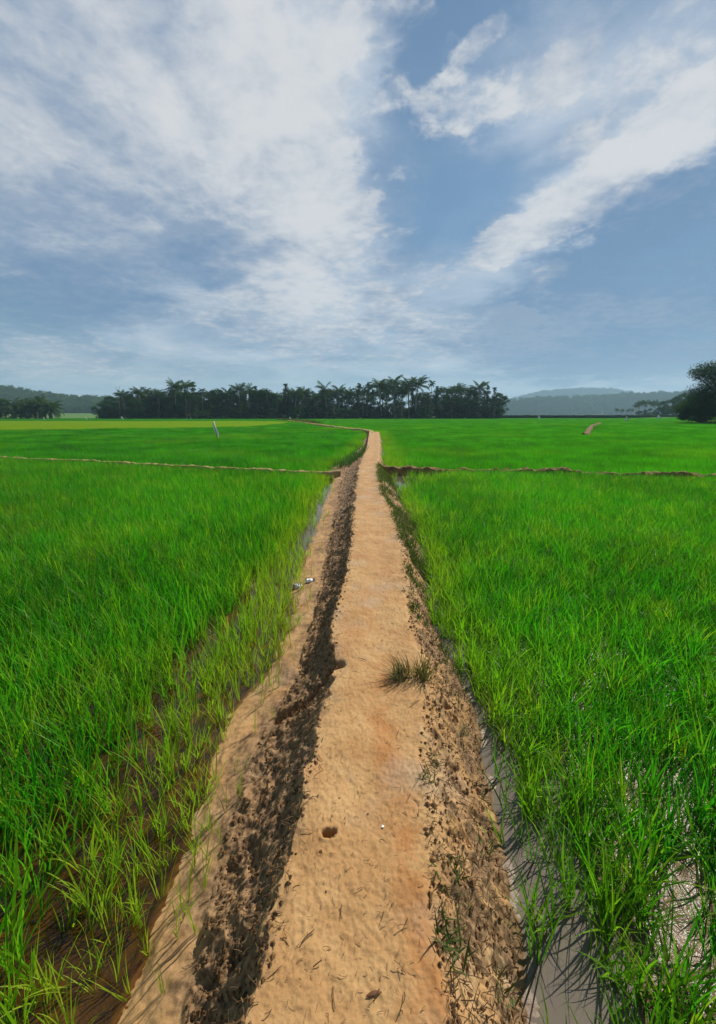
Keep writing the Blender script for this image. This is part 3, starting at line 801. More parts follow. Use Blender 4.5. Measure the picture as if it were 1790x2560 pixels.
def tufts():
    rng = np.random.default_rng(31)
    m = leaf_mat('tough grass', (.055, .070, .012), (.11, .11, .022), (.17, .13, .04), .25, .6, .2)
    for (px, py, n, h, lab, ln) in ((1003, 1690, 150, .125, 'spiky dark tuft of grass sprawling onto the sandy path', (-.35, 0)),
                                    (1054, 1692, 130, .14, 'upright dark grass tuft at the edge of the rough bank', (.05, 0))):
        x, y, z = on_path(px, py, .3)
        o = link('grass_tuft', mesh('grass_tuft', *blades(rng, n, .052, h * .45, h * 1.35, .0045, 5, (8, 70), (0, 45), ln), m), None, (x, y, z - .01))
        tag(o, lab, 'grass tuft')
    mw = leaf_mat('small weed leaf', (.035, .075, .010), (.07, .11, .015), (.12, .12, .03), .3, .6, .2)
    var = [mesh('weed', *blades(rng, int(rng.integers(16, 30)), .045, .03, .09, .006, 4, (25, 80), (0, 50)), mw) for _ in range(4)]
    for i, (px, py) in enumerate(((1085, 1900), (1068, 1948), (1120, 2185), (1140, 2250), (1118, 2330), (1125, 2390), (1205, 2120), (1140, 1745), (1250, 2490), (1150, 1830), (1020, 1480), (1050, 1530))):
        x, y, z = on_path(px, py, .2)
        o = link('weed', var[i % 4], None, (x, y, z - .004), rng.uniform(0, 6.28), rng.uniform(.75, 1.3))
        tag(o, 'small sprawling green weed rooted in the rough brown bank', 'weed', 'weeds on the rough bank')
    # weedy verge further on, uncountable
    V, Fc = [], []
    def verge(n, f0, f1, y0, y1, h):
        y = R.uniform(y0, y1, n); k0 = int(f0); x = feat(3, y) + (feat(4, y) - feat(3, y)) * R.uniform(f0 - 3, f1 - 3, n)
        nn = fbm(x * 2.5, y * 2.5, 3, 77) > .46
        x, y = x[nn], y[nn]; hh = path_fields(x, y)[0]
        for a, b, c in zip(x, y, hh):
            v, f = blades(rng, int(rng.integers(3, 6)), .03, h * .5, h * 1.3, .0085, 4, (15, 65), (0, 60))
            q = len(V); V.extend([(p[0] + a, p[1] + b, p[2] + c - .01) for p in v]); Fc.extend([tuple(i + q for i in g) for g in f])
    verge(900, 3.1, 4.1, 2.6, 5.0, .07); verge(1900, 3.1, 4.25, 4.4, 8.5, .11); verge(1500, 3.0, 4.3, 8, 13.5, .14)
    tag(link('verge_grass', mesh('verge_grass', V, Fc, mw)), 'short straggling grass along the puddle side of the path', 'grass', None, 'stuff')
    # clump of longer blue-green grass where the path meets the pale bund
    V, Fc = [], []
    for i in range(90):
        y = R.uniform(14.5, 20); x = float(feat(1, y)) + R.normal(.1, .16)
        v, f = blades(rng, 6, .06, .2, .5, .02, 4, (5, 45), (10, 70)); q = len(V)
        z = hz(x, y)
        V.extend([(p[0] + x, p[1] + y, p[2] + z - .02) for p in v]); Fc.extend([tuple(k + q for k in g) for g in f])
    tag(link('verge_grass', mesh('verge_grass', V, Fc, leaf_mat('blue green grass', (.03, .08, .02), (.05, .12, .03), (.09, .13, .04), .3, .6, .2))), 'longer blue-green grass hanging over the narrow far end of the path', 'grass', None, 'stuff')
    V, Fc = [], []
    px_, py_ = curve([gp(x, y, .2) for x, y in ((700, 1049.5), (745, 1053), (790, 1059.5))], 260)
    for a, b in zip(px_, py_):
        for _ in range(2):
            v, f = blades(rng, 5, .5, .5, 1.1, .10, 3, (5, 40), (10, 60)); q = len(V)
            dx = R.normal(0, .6)
            V.extend([(p[0] + a + dx, p[1] + b, p[2]) for p in v]); Fc.extend([tuple(k + q for k in g) for g in f])
    tag(link('tall_grass', mesh('tall_grass', V, Fc, mw)), 'dark unkempt grass on the far bund beside the yellow field', 'grass', None, 'stuff')
tufts()

def small_litter():
    rng = np.random.default_rng(41)
    mw, nt = mat('crumpled white plastic')
    out(nt, bsdf(nt, nt.mix(nt.noise(nt.n('ShaderNodeTexCoord').outputs['Object'], 25, 3), (.72, .74, .78), (.85, .85, .84)), .35, .5))
    mr = simple('printed orange plastic', (.45, .14, .04), .4, .4, .2); mk = simple('printed dark plastic', (.03, .03, .04), .4, .4, .2)
    def crumple(name, label, px, py, lx, ly, lz, rz, extra):
        x, y, z = on_path(px, py, .04)
        t = thing(name, label, 'litter', (x, y, z), rz)
        n, k = 15, 9
        V = np.zeros((n, k, 3))
        for i in range(n):
            for j in range(k):
                u, w = i / (n - 1) * 2 - 1, j / (k - 1) * 2 - 1
                b = max(0, 1 - abs(u) ** 2.5) * max(0, 1 - abs(w) ** 2)
                V[i, j] = (u * lx * (1 - .2 * abs(w)), w * ly * (1 - .35 * abs(u) ** 2), lz * (b * (.6 + .6 * vn(np.array(u * 3 + 9), np.array(w * 3), len(name) + int(px))) + .10))
        V += rng.normal(0, lz * .09, V.shape)
        f = grid_faces(n, k); me = mesh(name, V.reshape(-1, 3), f, mw)
        sh = link('wrapper', me, t)
        so = sh.modifiers.new('thick', 'SOLIDIFY'); so.thickness = .0015
        for (u0, u1, mm) in extra:
            i0, i1 = int(u0 * (n - 1)), int(u1 * (n - 1)) + 1
            W = V[i0:i1].copy(); W[:, :, 2] += .0035
            p = link('printed_band', mesh('printed_band', W.reshape(-1, 3), grid_faces(*W.shape[:2]), mm), t)
            so = p.modifiers.new('thick', 'SOLIDIFY'); so.thickness = .001
    crumple('plastic_wrapper', 'crumpled white wrapper with orange end and dark bands lying in the rice edge', 744, 1468, .055, .036, .045, .35, ((.0, .16, mr), (.52, .62, mk), (.8, .9, mk)))
    crumple('plastic_wrapper', 'white plastic wrapper with one dark end nearer the dark bank', 776, 1454, .06, .03, .04, .25, ((.85, 1.0, mk),))
    x, y, z = on_path(957, 2068, .34)
    V = [(-.005, -.003, .001), (.003, -.005, .002), (.006, .002, .001), (-.002, .004, .003)]
    o = link('paper_scrap', mesh('paper_scrap', V, [(0, 1, 2), (0, 2, 3)], mw), None, (x, y, z + .004)); o.modifiers.new('thick', 'SOLIDIFY').thickness = .0008
    tag(o, 'tiny white scrap lying beside the orange streak of the path', 'scrap')
    ml = simple('dead leaf', (.13, .055, .022), .7, .2, .4, 30); mt = simple('twig bark', (.12, .065, .03), .85, .1, .4, 40)
    def leaf(px, py, L, rz, lab):
        x, y, z = on_path(px, py, .34)
        n = 9; V = []
        for i in range(n):
            s = i / (n - 1); w = L * .11 * math.sin(math.pi * min(1, s * .96 + .02)) ** .8
            c = L * .07 * math.sin(s * 3.1)
            V += [(s * L - L / 2, -w, c + .25 * w), (s * L - L / 2, 0, c), (s * L - L / 2, w, c + .7 * w)]
        o = link('dead_leaf', mesh('dead_leaf', V, grid_faces(n, 3), ml, True), None, (x, y, z + .003), rz); o.modifiers.new('thick', 'SOLIDIFY').thickness = .0008
        tag(o, lab, 'dead leaf')
    leaf(935, 2488, .045, .2, 'curled brown dead leaf at the near end of the path')
    leaf(862, 2048, .018, 1.2, 'small dark leaf scrap just past the crab hole')
    leaf(1010, 1478, .05, .1, 'long dark leaf lying across the far edge of the path')
    def twig(px, py, L, rz, r, lab):
        x, y, z = on_path(px, py, .34); b = MB()
        pts = [(L * (s - .5), .08 * L * math.sin(3 * s + rz), .002 + .01 * L * math.sin(6 * s)) for s in np.linspace(0, 1, 7)]
        b.tube(pts, [r] * 6 + [r * .5], 5)
        a = pts[3]; b.tube([a, (a[0] + L * .12, a[1] + L * .1, a[2] + .004)], [r * .7, r * .3], 4)
        o = link('twig', b.mesh('twig', mt), None, (x, y, z + .005), rz); tag(o, lab, 'twig')
    twig(735, 2050, .075, .35, .0022, 'straight thin twig lying beside the crab hole')
    twig(716, 2068, .05, -.6, .0018, 'short twig sloping off the lip of the dark bank')
    twig(1040, 1758, .06, .7, .0018, 'thin twig lying below the grass tufts')
    twig(905, 1650, .06, -.7, .0017, 'bent hair-thin twig in the middle of the path before the tufts')
    twig(1160, 2330, .13, 1.9, .0022, 'long dark stalk sticking out of the rough bank')
    twig(770, 2345, .05, .9, .0018, 'pale twig by the lip of the dark bank near the orange patch')
    # dark pebbly droppings
    mp = simple('dark pebble', (.05, .035, .025), .8, .2, .4, 60)
    for i, (px, py) in enumerate(((795, 1990), (848, 1996), (920, 2035), (815, 2230))):
        x, y, z = on_path(px, py, .34); b = MB(); V = []
        for k in range(26):
            th = math.acos(1 - 2 * (k + .5) / 26); ph = k * 2.399; r = .0032 * rng.uniform(.75, 1.2)
            V.append((r * math.sin(th) * math.cos(ph), r * math.sin(th) * math.sin(ph), r * .7 * math.cos(th)))
        import bmesh
        bm = bmesh.new()
        for q in V: bm.verts.new(q)
        bmesh.ops.convex_hull(bm, input=bm.verts); me = bpy.data.meshes.new('pebble'); bm.to_mesh(me); bm.free(); me.materials.append(mp)
        tag(link('pebble', me, None, (x, y, z + .002)), 'dark pebble lying on the bare sand of the footpath', 'pebble', 'dark pebbles on the footpath')
small_litter()

# ------------------------------------------------------------------ cloth flags that scare birds
def flags():
    rng = np.random.default_rng(51)
    mc = simple('weathered white cloth', (.80, .79, .72), .9, .1, .15, 2); mp = simple('stick', (.16, .11, .06), .9, .1, .3, 8)
    def flag(px, py, d, h, w, lab, lean, rag):
        p = at(px, py, d)
        t = thing('cloth_flag', lab, 'flag', (p.x, d, -.05 + float(far_rise(p.x, d))), 0, 'bird scaring cloths in the paddies')
        b = MB(); b.tube([(0, 0, 0), (lean * h * .5, 0, h * .5), (lean * h, 0, h)], [.025, .022, .015], 6)
        link('pole', b.mesh('pole', mp), t)
        n, k = 16, 12; V = np.zeros((n, k, 3))
        for i in range(n):
            s = i / (n - 1)                       # down the pole
            z = h * (.88 - .62 * s)
            for j in range(k):
                q = j / (k - 1) * 2 - 1
                ww = w * (.12 + 1.0 * min(1, s * 1.7)) * (1 - .55 * max(0, s - .6) / .4)
                V[i, j] = (lean * z + .25 * w * (s - .3) + q * ww * .5 + .05 * w * math.sin(7 * s + 3 * q), -.10 * w * math.cos(q * 5 + s * 3) - .04 * math.sin(5 * q),
                           z - .22 * h * rag * max(0, q) * s - .05 * h * math.sin(4 * q + 2) * s)
        o = link('cloth', mesh('cloth', V.reshape(-1, 3), grid_faces(n, k), mc, True), t)
        o.modifiers.new('thick', 'SOLIDIFY').thickness = .012
    flag(543, 1082, 33, 1.65, .30, 'tall ragged white cloth on a leaning stick before the yellow field', -.14, 1)
    flag(1347, 1047, 150, 2.0, .95, 'narrow white cloth against the dark embankment before the hazy hills', .0, .3)
    flag(1562, 1050, 120, 1.7, .85, 'slanting white cloth in the rice past the short bare path', .35, .8)
    flag(1646, 1045, 160, 2.3, 1.1, 'white cloth standing just before the small palms and the big dark tree', .0, .3)
    flag(110, 1047, 140, 1.5, .6, 'thin pale cloth before the thick-trunked oil palms', .0, .3)
    flag(216, 1046, 150, 1.3, .6, 'thin pale cloth before the light green gap in the trees', .0, .4)
    flag(307, 1046, 160, 1.6, .9, 'white cloth at the foot of the dead-topped tree', -.2, .4)
    flag(725, 1048, 150, 1.5, .7, 'small white cloth behind the dark unkempt grass', .0, .3)
flags()

# ------------------------------------------------------------------ trees
def tree_mat(name, a, b, c): return leaf_mat(name, a, b, c, .3, .75, .04)
MAT['palm'] = tree_mat('palm frond', (.014, .042, .012), (.034, .074, .020), (.075, .098, .026))
MAT['broad'] = tree_mat('broad leaf', (.010, .032, .009), (.026, .060, .014), (.045, .080, .018))
MAT['bark'] = simple('palm bark', (.17, .14, .11), .9, .1, .3, 1.5, .3)
MAT['bark2'] = simple('dark bark', (.09, .07, .05), .9, .1, .3, 1.5, .3)

def fronds(rng, n, L, e0, e1, pairs=15, lw=.15, ll=.95, droop=1.0):
    V, Fc = [], []
    for i in range(n):
        az = i * 2.399 + rng.uniform(-.25, .25); e = math.radians(rng.uniform(e0, e1)); l = L * rng.uniform(.8, 1.1)
        p = Vector((0, 0, 0)); pts = [p.copy()]; el = e
        S = 10
        for k in range(S):
            d = Vector((math.cos(az) * math.cos(el), math.sin(az) * math.cos(el), math.sin(el)))
            p = p + d * l / S; pts.append(p.copy()); el -= math.radians(rng.uniform(5, 9)) * droop * (.5 + k * .14)
        side = Vector((-math.sin(az), math.cos(az), 0))
        q = len(V)
        for k, a in enumerate(pts):
            w = .05 * (1 - k / S) + .012
            V += [a - side * w, a + side * w]
        for k in range(S): Fc.append((q + 2 * k, q + 2 * k + 1, q + 2 * k + 3, q + 2 * k + 2))
        for j in range(pairs):
            t = .12 + .88 * (j + rng.uniform(0, .6)) / pairs; t = min(t, .999)
            k = int(t * S); fr = t * S - k; a = pts[k].lerp(pts[k + 1], fr); d = (pts[k + 1] - pts[k]).normalized()
            lf = ll * math.sin(math.pi * (.12 + .80 * t)) * rng.uniform(.8, 1.15)
            for sg in (-1, 1):
                dr = (side * sg * .75 + d * .5 + Vector((0, 0, -.35 - rng.uniform(0, .45)))).normalized()
                tip = a + dr * lf + Vector((0, 0, -.25 * lf))
                md = a + dr * lf * .5
                wv = d * lw * .5
                q = len(V); V += [a - wv * .7, a + wv * .7, md + wv, md - wv, tip]
                Fc.append((q, q + 1, q + 2, q + 3)); Fc.append((q + 3, q + 2, q + 4))
    return V, Fc

def palm_variant(k, rng, kind):
    if kind == 'coconut':
        H = 10.0; lean = rng.uniform(-.13, .13); bow = rng.uniform(-.06, .06)
        pts = [Vector((lean * H * s + bow * H * math.sin(s * 3.14), .3 * math.sin(s * 3 + k), H * s)) for s in np.linspace(0, 1, 10)]
        b = MB(); b.tube(pts, [.26 - .10 * s + (.12 if s == 0 else 0) for s in np.linspace(0, 1, 10)], 8)
        v, f = fronds(rng, 26, 4.3, -32, 82, 15, .17, 1.0)
        f2 = f
        top = pts[-1]
    elif kind == 'areca':
        H = 12.0; lean = rng.uniform(-.03, .03)
        pts = [Vector((lean * H * s, 0, H * s)) for s in np.linspace(0, 1, 8)]
        b = MB(); b.tube(pts, [.11 - .03 * s for s in np.linspace(0, 1, 8)], 6)
        v, f = fronds(rng, 10, 2.0, -15, 75, 12, .17, .62, 1.25); top = pts[-1]
    else:   # oil palm: thick short trunk
        H = 3.4
        pts = [Vector((0, 0, H * s)) for s in np.linspace(0, 1, 6)]
        b = MB(); b.tube(pts, [.55, .5, .47, .46, .5, .58], 9)
        v, f = fronds(rng, 34, 4.6, -25, 80, 17, .20, 1.0, 1.1); top = pts[-1]
    v = [Vector(q) + top for q in v]
    cr = mesh('crown', v, f, MAT['palm'])
    tr = b.mesh('trunk', MAT['bark'], True)
    return tr, cr, H + (1.9 if kind == 'coconut' else .9)

def broad_variant(k, rng, H, W, base, nclump, nleaf, leaf, shape='round', m='broad'):
    b = MB()
    trunk_top = H * base
    pts = [Vector((rng.normal(0, .12), rng.normal(0, .12), H * .62 * s)) if s else Vector((0, 0, 0)) for s in np.linspace(0, 1, 6)]
    r0 = .022 * H
    b.tube(pts, [r0 * (1.25 - .9 * s) for s in np.linspace(0, 1, 6)], 7)
    V, Fc = [], []
    cents = []
    for i in range(nclump):
        for _ in range(30):
            a = rng.uniform(0, 6.283); s = rng.uniform(0, 1); z = trunk_top + (H - trunk_top) * s
            if shape == 'round': rad = W * .5 * math.sqrt(max(0, 1 - (2 * s - .95) ** 2 * .92))
            elif shape == 'slender': rad = W * .5 * (1 - .75 * s) * (.75 + .5 * math.sin(s * 17 + k))
            else: rad = W * .5 * (.35 + .65 * math.sin(min(1, s * 1.15) * 3.0))
            r = rad * math.sqrt(rng.uniform(.12, 1))
            c = Vector((r * math.cos(a), r * math.sin(a), z))
            if shape == 'lobed':
                L = ((0, 0, .70, .30), (-.34, .1, .46, .24), (.30, -.1, .50, .27), (-.12, .2, .88, .20), (-.52, -.05, .22, .20), (.42, .1, .25, .24), (.1, -.35, .32, .26))[i % 7]
                q = Vector(rng.normal(0, 1, 3)); q.normalize(); q *= rng.uniform(.25, 1) ** .45
                c = Vector(((L[0] + q.x * L[3]) * W, (L[1] + q.y * L[3]) * W, (L[2] + q.z * L[3] * .75) * H))
            if all((c - q).length > W * .07 for q in cents): break
        cents.append(c)
    for i, c in enumerate(cents):
        if i % 3 == 0:
            j = min(5, max(1, int((c.z / H) * 5))); a0 = pts[j] if c.z > pts[j].z else pts[max(1, j - 1)]
            b.tube([a0, a0.lerp(c, .55) + Vector((0, 0, -.03 * H)), c], [r0 * .35, r0 * .22, r0 * .07], 5)
        cr = W * rng.uniform(.09, .17)
        for _ in range(nleaf):
            d = Vector(rng.normal(0, 1, 3)); d.normalize()
            p = c + Vector((d.x, d.y, d.z * .65)) * cr * rng.uniform(.3, 1) ** .6
            nrm = (d + Vector(rng.normal(0, .7, 3)) + Vector((0, 0, .5))).normalized()
            u = nrm.orthogonal().normalized(); u.rotate(Matrix.Rotation(rng.uniform(0, 6.28), 3, nrm)); w = nrm.cross(u)
            s = leaf * rng.uniform(.6, 1.3)
            q = len(V); V += [p - u * s, p - w * s * .45, p + u * s, p + w * s * .45]; Fc.append((q, q + 1, q + 2, q + 3))
    return b.mesh('trunk', MAT['bark2'], True), mesh('crown', V, Fc, MAT[m]), H

def make_trees():
    rng = np.random.default_rng(61)
    V = {'coconut': [palm_variant(k, rng, 'coconut') for k in range(6)], 'areca': [palm_variant(k, rng, 'areca') for k in range(4)], 'oil': [palm_variant(k, rng, 'oil') for k in range(3)],
         'round': [broad_variant(k, rng, 10, 8.5, .22, 46, 46, .30) for k in range(5)], 'slender': [broad_variant(k, rng, 13, 4.6, .30, 30, 34, .26, 'slender') for k in range(4)],
         'bush': [broad_variant(k, rng, 4, 6.5, .02, 30, 50, .26) for k in range(4)]}
    NAME = {'coconut': ('coconut_palm', 'palm'), 'areca': ('areca_palm', 'palm'), 'oil': ('oil_palm', 'palm'), 'round': ('broadleaf_tree', 'tree'), 'slender': ('slender_tree', 'tree'), 'bush': ('bush', 'bush')}
    cnt = {}
    def put(kind, px, ytop, d, group, label=None, wide=1.0, ybase=None):
        i = cnt.get(kind, 0); cnt[kind] = i + 1
        tr, cr, H = V[kind][i % len(V[kind])]
        z0 = float(far_rise(*((px - CX) / F * d, d))) - .05
        top = at(px, ytop, d)
        s = (top.z - z0) / H
        nm, cat = NAME[kind]
        rz = rng.uniform(0, 6.28)
        # swing the lean into the picture's own direction but keep the crown over its place
        ctr = Matrix.Rotation(rz, 3, 'Z') @ (sum((v.co for v in cr.vertices), Vector()) / len(cr.vertices)) * s * wide if kind == 'coconut' else Vector((0, 0, 0))
        t = thing(nm, label, cat, (top.x - ctr.x, d, z0), rz, group, (s * wide, s * wide, s))
        link('trunk', tr, t); link('crown', cr, t)
        TREES.append((px, d, kind, ytop, t, group, label))
        return t
    G = 'trees of the dark palm grove'
    D0 = 205
    front = [  # picture x, top y, kind, depth offset: the skyline of the grove
        (262, 1012, 'bush', 0), (272, 1003, 'round', 4), (304, 981, 'coconut', 0), (322, 992, 'round', 12), (346, 974, 'coconut', 3), (361, 976, 'coconut', 10), (338, 1000, 'round', -3), (377, 996, 'round', 6), (392, 981, 'coconut', 2), (407, 986, 'coconut', 9),
        (421, 992, 'round', 5), (436, 960, 'coconut', 4), (446, 975, 'round', 14), (459, 959, 'coconut', 0), (481, 957, 'slender', 6), (470, 986, 'round', 0), (490, 985, 'round', 10), (503, 974, 'areca', 3), (516, 982, 'areca', 8), (527, 983, 'coconut', 14), (543, 977, 'round', 4), (560, 988, 'round', 12),
        (571, 975, 'coconut', 5), (583, 990, 'round', 1), (596, 966, 'coconut', 2), (606, 982, 'slender', 12), (621, 968, 'coconut', 8), (638, 967, 'slender', 3), (650, 982, 'round', 9), (662, 976, 'round', 1), (676, 985, 'round', 8), (690, 988, 'coconut', 3),
        (714, 962, 'slender', 2), (704, 992, 'round', 11), (727, 988, 'round', 6), (741, 976, 'coconut', 1), (757, 974, 'coconut', 7), (772, 985, 'coconut', 12), (786, 990, 'coconut', 4), (811, 964, 'coconut', 0), (799, 992, 'round', 12), (826, 990, 'areca', 8), (848, 971, 'coconut', 2), (862, 984, 'areca', 10),
        (871, 977, 'coconut', 5), (897, 960, 'slender', 4), (886, 985, 'areca', 12), (908, 979, 'areca', 3), (920, 955, 'slender', 8), (933, 976, 'areca', 14), (948, 955, 'coconut', 3), (967, 960, 'coconut', 9), (957, 984, 'areca', 16), (984, 949, 'coconut', 1), (998, 968, 'coconut', 12), (1008, 980, 'areca', 6),
        (1020, 955, 'coconut', 3), (1034, 972, 'areca', 14), (1046, 950, 'coconut', 0), (1058, 985, 'round', 5), (1080, 954, 'areca', 4), (1073, 980, 'areca', 9), (1093, 967, 'slender', 6), (1106, 972, 'round', 10), (1118, 974, 'slender', 3),
        (1134, 972, 'round', 1), (1149, 965, 'coconut', 5), (1163, 970, 'round', 10), (1176, 979, 'round', 3), (1188, 974, 'slender', 12), (1200, 961, 'coconut', 4), (1212, 976, 'slender', 9), (1221, 965, 'slender', 5), (1237, 971, 'slender', 1), (1246, 986, 'round', 7)]
    for px, yt, k, dd in front: put(k, px, yt - 2, D0 + dd * 1.6, G, wide=1.02)
    for px, yt in ((487, 1022), (512, 1030), (521, 1033)): put('bush', px, yt, 196, G)
    for px in range(268, 860, 22):
        put('round', px + rng.uniform(-8, 8), rng.uniform(990, 1006), D0 + rng.uniform(16, 38), G)
    for px in range(300, 860, 13):
        put('round' if px % 3 else 'slender', px + rng.uniform(-6, 6), rng.uniform(974, 992), D0 + rng.uniform(4, 24), G)
    for px in range(865, 1052, 12):
        put(('coconut', 'areca', 'slender', 'round')[(px // 12) % 4], px + rng.uniform(-5, 5), rng.uniform(968, 990), D0 + rng.uniform(8, 34), G)
    for px in range(870, 1050, 15):
        put('bush', px + rng.uniform(-5, 5), rng.uniform(1004, 1022), D0 + rng.uniform(6, 30), G)
    for px in range(1055, 1245, 21):
        put('round', px + rng.uniform(-8, 8), rng.uniform(985, 1000), D0 + rng.uniform(16, 38), G)
    # undergrowth, thinner where the sky shows between the trunks
    for px in list(range(262, 860, 17)) + list(range(1050, 1252, 15)) + list(range(865, 1050, 26)):
        hi = (1012, 1024) if not 860 < px < 1050 else (1020, 1031)
        if 472 < px < 530: hi = (1026, 1034)
        put('bush', px + rng.uniform(-6, 6), rng.uniform(*hi), D0 + rng.uniform(-5, 9), G)
    # oil palms and dark trees at the far edge of the yellow field
    for px, yt, k, d in ((123, 1013, 'oil', 200), (106, 1009, 'oil', 202), (85, 1010, 'oil', 206), (66, 1014, 'oil', 214), (45, 1009, 'round', 216), (30, 1012, 'oil', 210), (10, 1010, 'round', 212), (-12, 1009, 'oil', 205), (58, 1026, 'bush', 204), (18, 1024, 'bush', 203), (-20, 1024, 'bush', 206), (95, 1030, 'bush', 215)):
        put(k, px, yt, d, 'dark trees by the oil palms')
    # small palms and trees before the hazy hills
    S = 'small palms and trees below the hazy hills'
    for px, yt, k, d in ((1600, 1004, 'coconut', 340), (1614, 1002, 'coconut', 345), (1627, 1004, 'coconut', 338), (1640, 1003, 'coconut', 342), (1652, 1006, 'coconut', 330), (1664, 1004, 'coconut', 335), (1592, 1011, 'coconut', 350),
                         (1543, 1022, 'coconut', 360), (1556, 1024, 'coconut', 352), (1570, 1023, 'coconut', 358), (1582, 1023, 'coconut', 350), (1676, 998, 'round', 300), (1692, 994, 'round', 290), (1708, 986, 'round', 260), (1668, 1016, 'bush', 280), (1690, 1014, 'round', 240), (1712, 1010, 'round', 220), (1728, 1000, 'round', 210), (1650, 1020, 'bush', 300), (1630, 1023, 'bush', 320), (1606, 1024, 'bush', 335)):
        put(k, px, yt, d, S)
    # big dark tree
    big = broad_variant(9, rng, 12.5, 13, .06, 330, 120, .15, 'lobed')
    t = thing('broadleaf_tree', 'big dark spreading tree, by far the largest, above the grassy slope', 'tree', (*gp(1810, 1046, .1), .9), .6)
    D = 92; top = at(1822, 910, D)
    t.location = (top.x, D, .6); s = (top.z - .6) / 12.5; t.scale = (s * 1.12, s * 1.12, s)
    link('trunk', big[0], t); link('crown', big[1], t)
    lk = broad_variant(11, rng, 6, 9, .03, 90, 110, .19)
    for px, yt, d, lab in ((1757, 985, 96, 'low dark side tree tucked under the big spreading tree'), (1742, 1000, 112, 'small rounded tree where the big tree meets the grassy slope')):
        p = at(px, yt, d); t = thing('broadleaf_tree', lab, 'tree', (p.x, d, .5), 1.2, None, (p.z - .5) / 6)
        link('trunk', lk[0], t); link('crown', lk[1], t)
    # bare-topped tree at the grove's end, sparse crown high on thin branches
    b = MB(); H = 15.5
    tr = [Vector((.5 * math.sin(s * 2.2), 0, H * .8 * s)) for s in np.linspace(0, 1, 8)]
    b.tube(tr, [.28 - .19 * s for s in np.linspace(0, 1, 8)], 7)
    for k in range(9):
        a0 = tr[4 + k % 4]; an = k * 2.4; L = rng.uniform(2.0, 3.6)
        e = a0 + Vector((math.cos(an) * L * .6, math.sin(an) * L * .6, L))
        b.tube([a0, a0.lerp(e, .5) + Vector((0, 0, -.2)), e], [.09, .06, .02], 5)
        b.tube([a0.lerp(e, .6), a0.lerp(e, .6) + Vector((math.cos(an + 1) * 1.0, math.sin(an + 1) * 1.0, 1.2))], [.045, .015], 4)
    p = at(290, 963, 206)
    t = thing('dead_tree', 'bare dead-topped tree poking above the outermost palms of the grove', 'tree', (p.x, 206, -.05), .3, None, (p.z + .05) / (H * .98))
    link('trunk', b.mesh('trunk', MAT['bark'], True), t)
    # lone pole beyond the grove
    p = at(1257, 1003, 215); b = MB(); b.tube([(0, 0, 0), (0, 0, p.z + .1)], [.14, .09], 7)
    pt = thing('utility_pole', 'thin lone pole just past the end of the palm grove', 'pole', (p.x, 215, -.05))
    link('post', b.mesh('post', MAT['bark2']), pt); b = MB(); b.box(-.7, .7, -.05, .05, p.z - .7, p.z - .58); link('crossarm', b.mesh('crossarm', MAT['bark2']), pt)
TREES = []
make_trees()

def label_trees():
    W = ['first', 'second', 'third', 'fourth', 'fifth', 'sixth', 'seventh', 'eighth', 'ninth', 'tenth', 'eleventh', 'twelfth', 'thirteenth', 'fourteenth', 'fifteenth', 'sixteenth', 'seventeenth', 'eighteenth', 'nineteenth', 'twentieth'] + ['twenty-' + q for q in ('first', 'second', 'third', 'fourth', 'fifth', 'sixth', 'seventh', 'eighth', 'ninth')] + ['thirtieth'] + ['thirty-' + q for q in ('first', 'second', 'third', 'fourth', 'fifth', 'sixth', 'seventh', 'eighth', 'ninth')]
    zones = [(-99, 200, 'by the oil palms'), (200, 425, "near the grove's dead-topped tree"), (425, 560, 'around the red-roofed house'), (560, 700, 'behind the yellow field'),
             (700, 860, 'before the turn of the footpath'), (860, 1050, 'where sky shows between trunks'), (1050, 1300, "at the grove's end beside the hills"), (1300, 1590, 'below the hazy ridge'), (1590, 1800, 'beside the big spreading tree')]
    nm = {'coconut': 'feathery coconut palm', 'areca': 'thin-stemmed areca palm', 'oil': 'squat oil palm', 'round': 'dark rounded tree', 'slender': 'slender ragged tree', 'bush': 'dark low bush'}
    for a, b, z in zones:
        for kind in nm:
            q = sorted([t for t in TREES if a <= t[0] < b and t[2] == kind], key=lambda t: t[0])
            if not q: continue
            tallest = min(q, key=lambda t: t[3])
            for i, t in enumerate(q):
                if len(q) == 1: l = f'only {nm[kind]} {z}'
                elif t is tallest: l = f'tallest {nm[kind]} {z}'
                else: l = f'{nm[kind]} {z}, {W[i]} of these from the left'
                t[4]['label'] = l
label_trees()

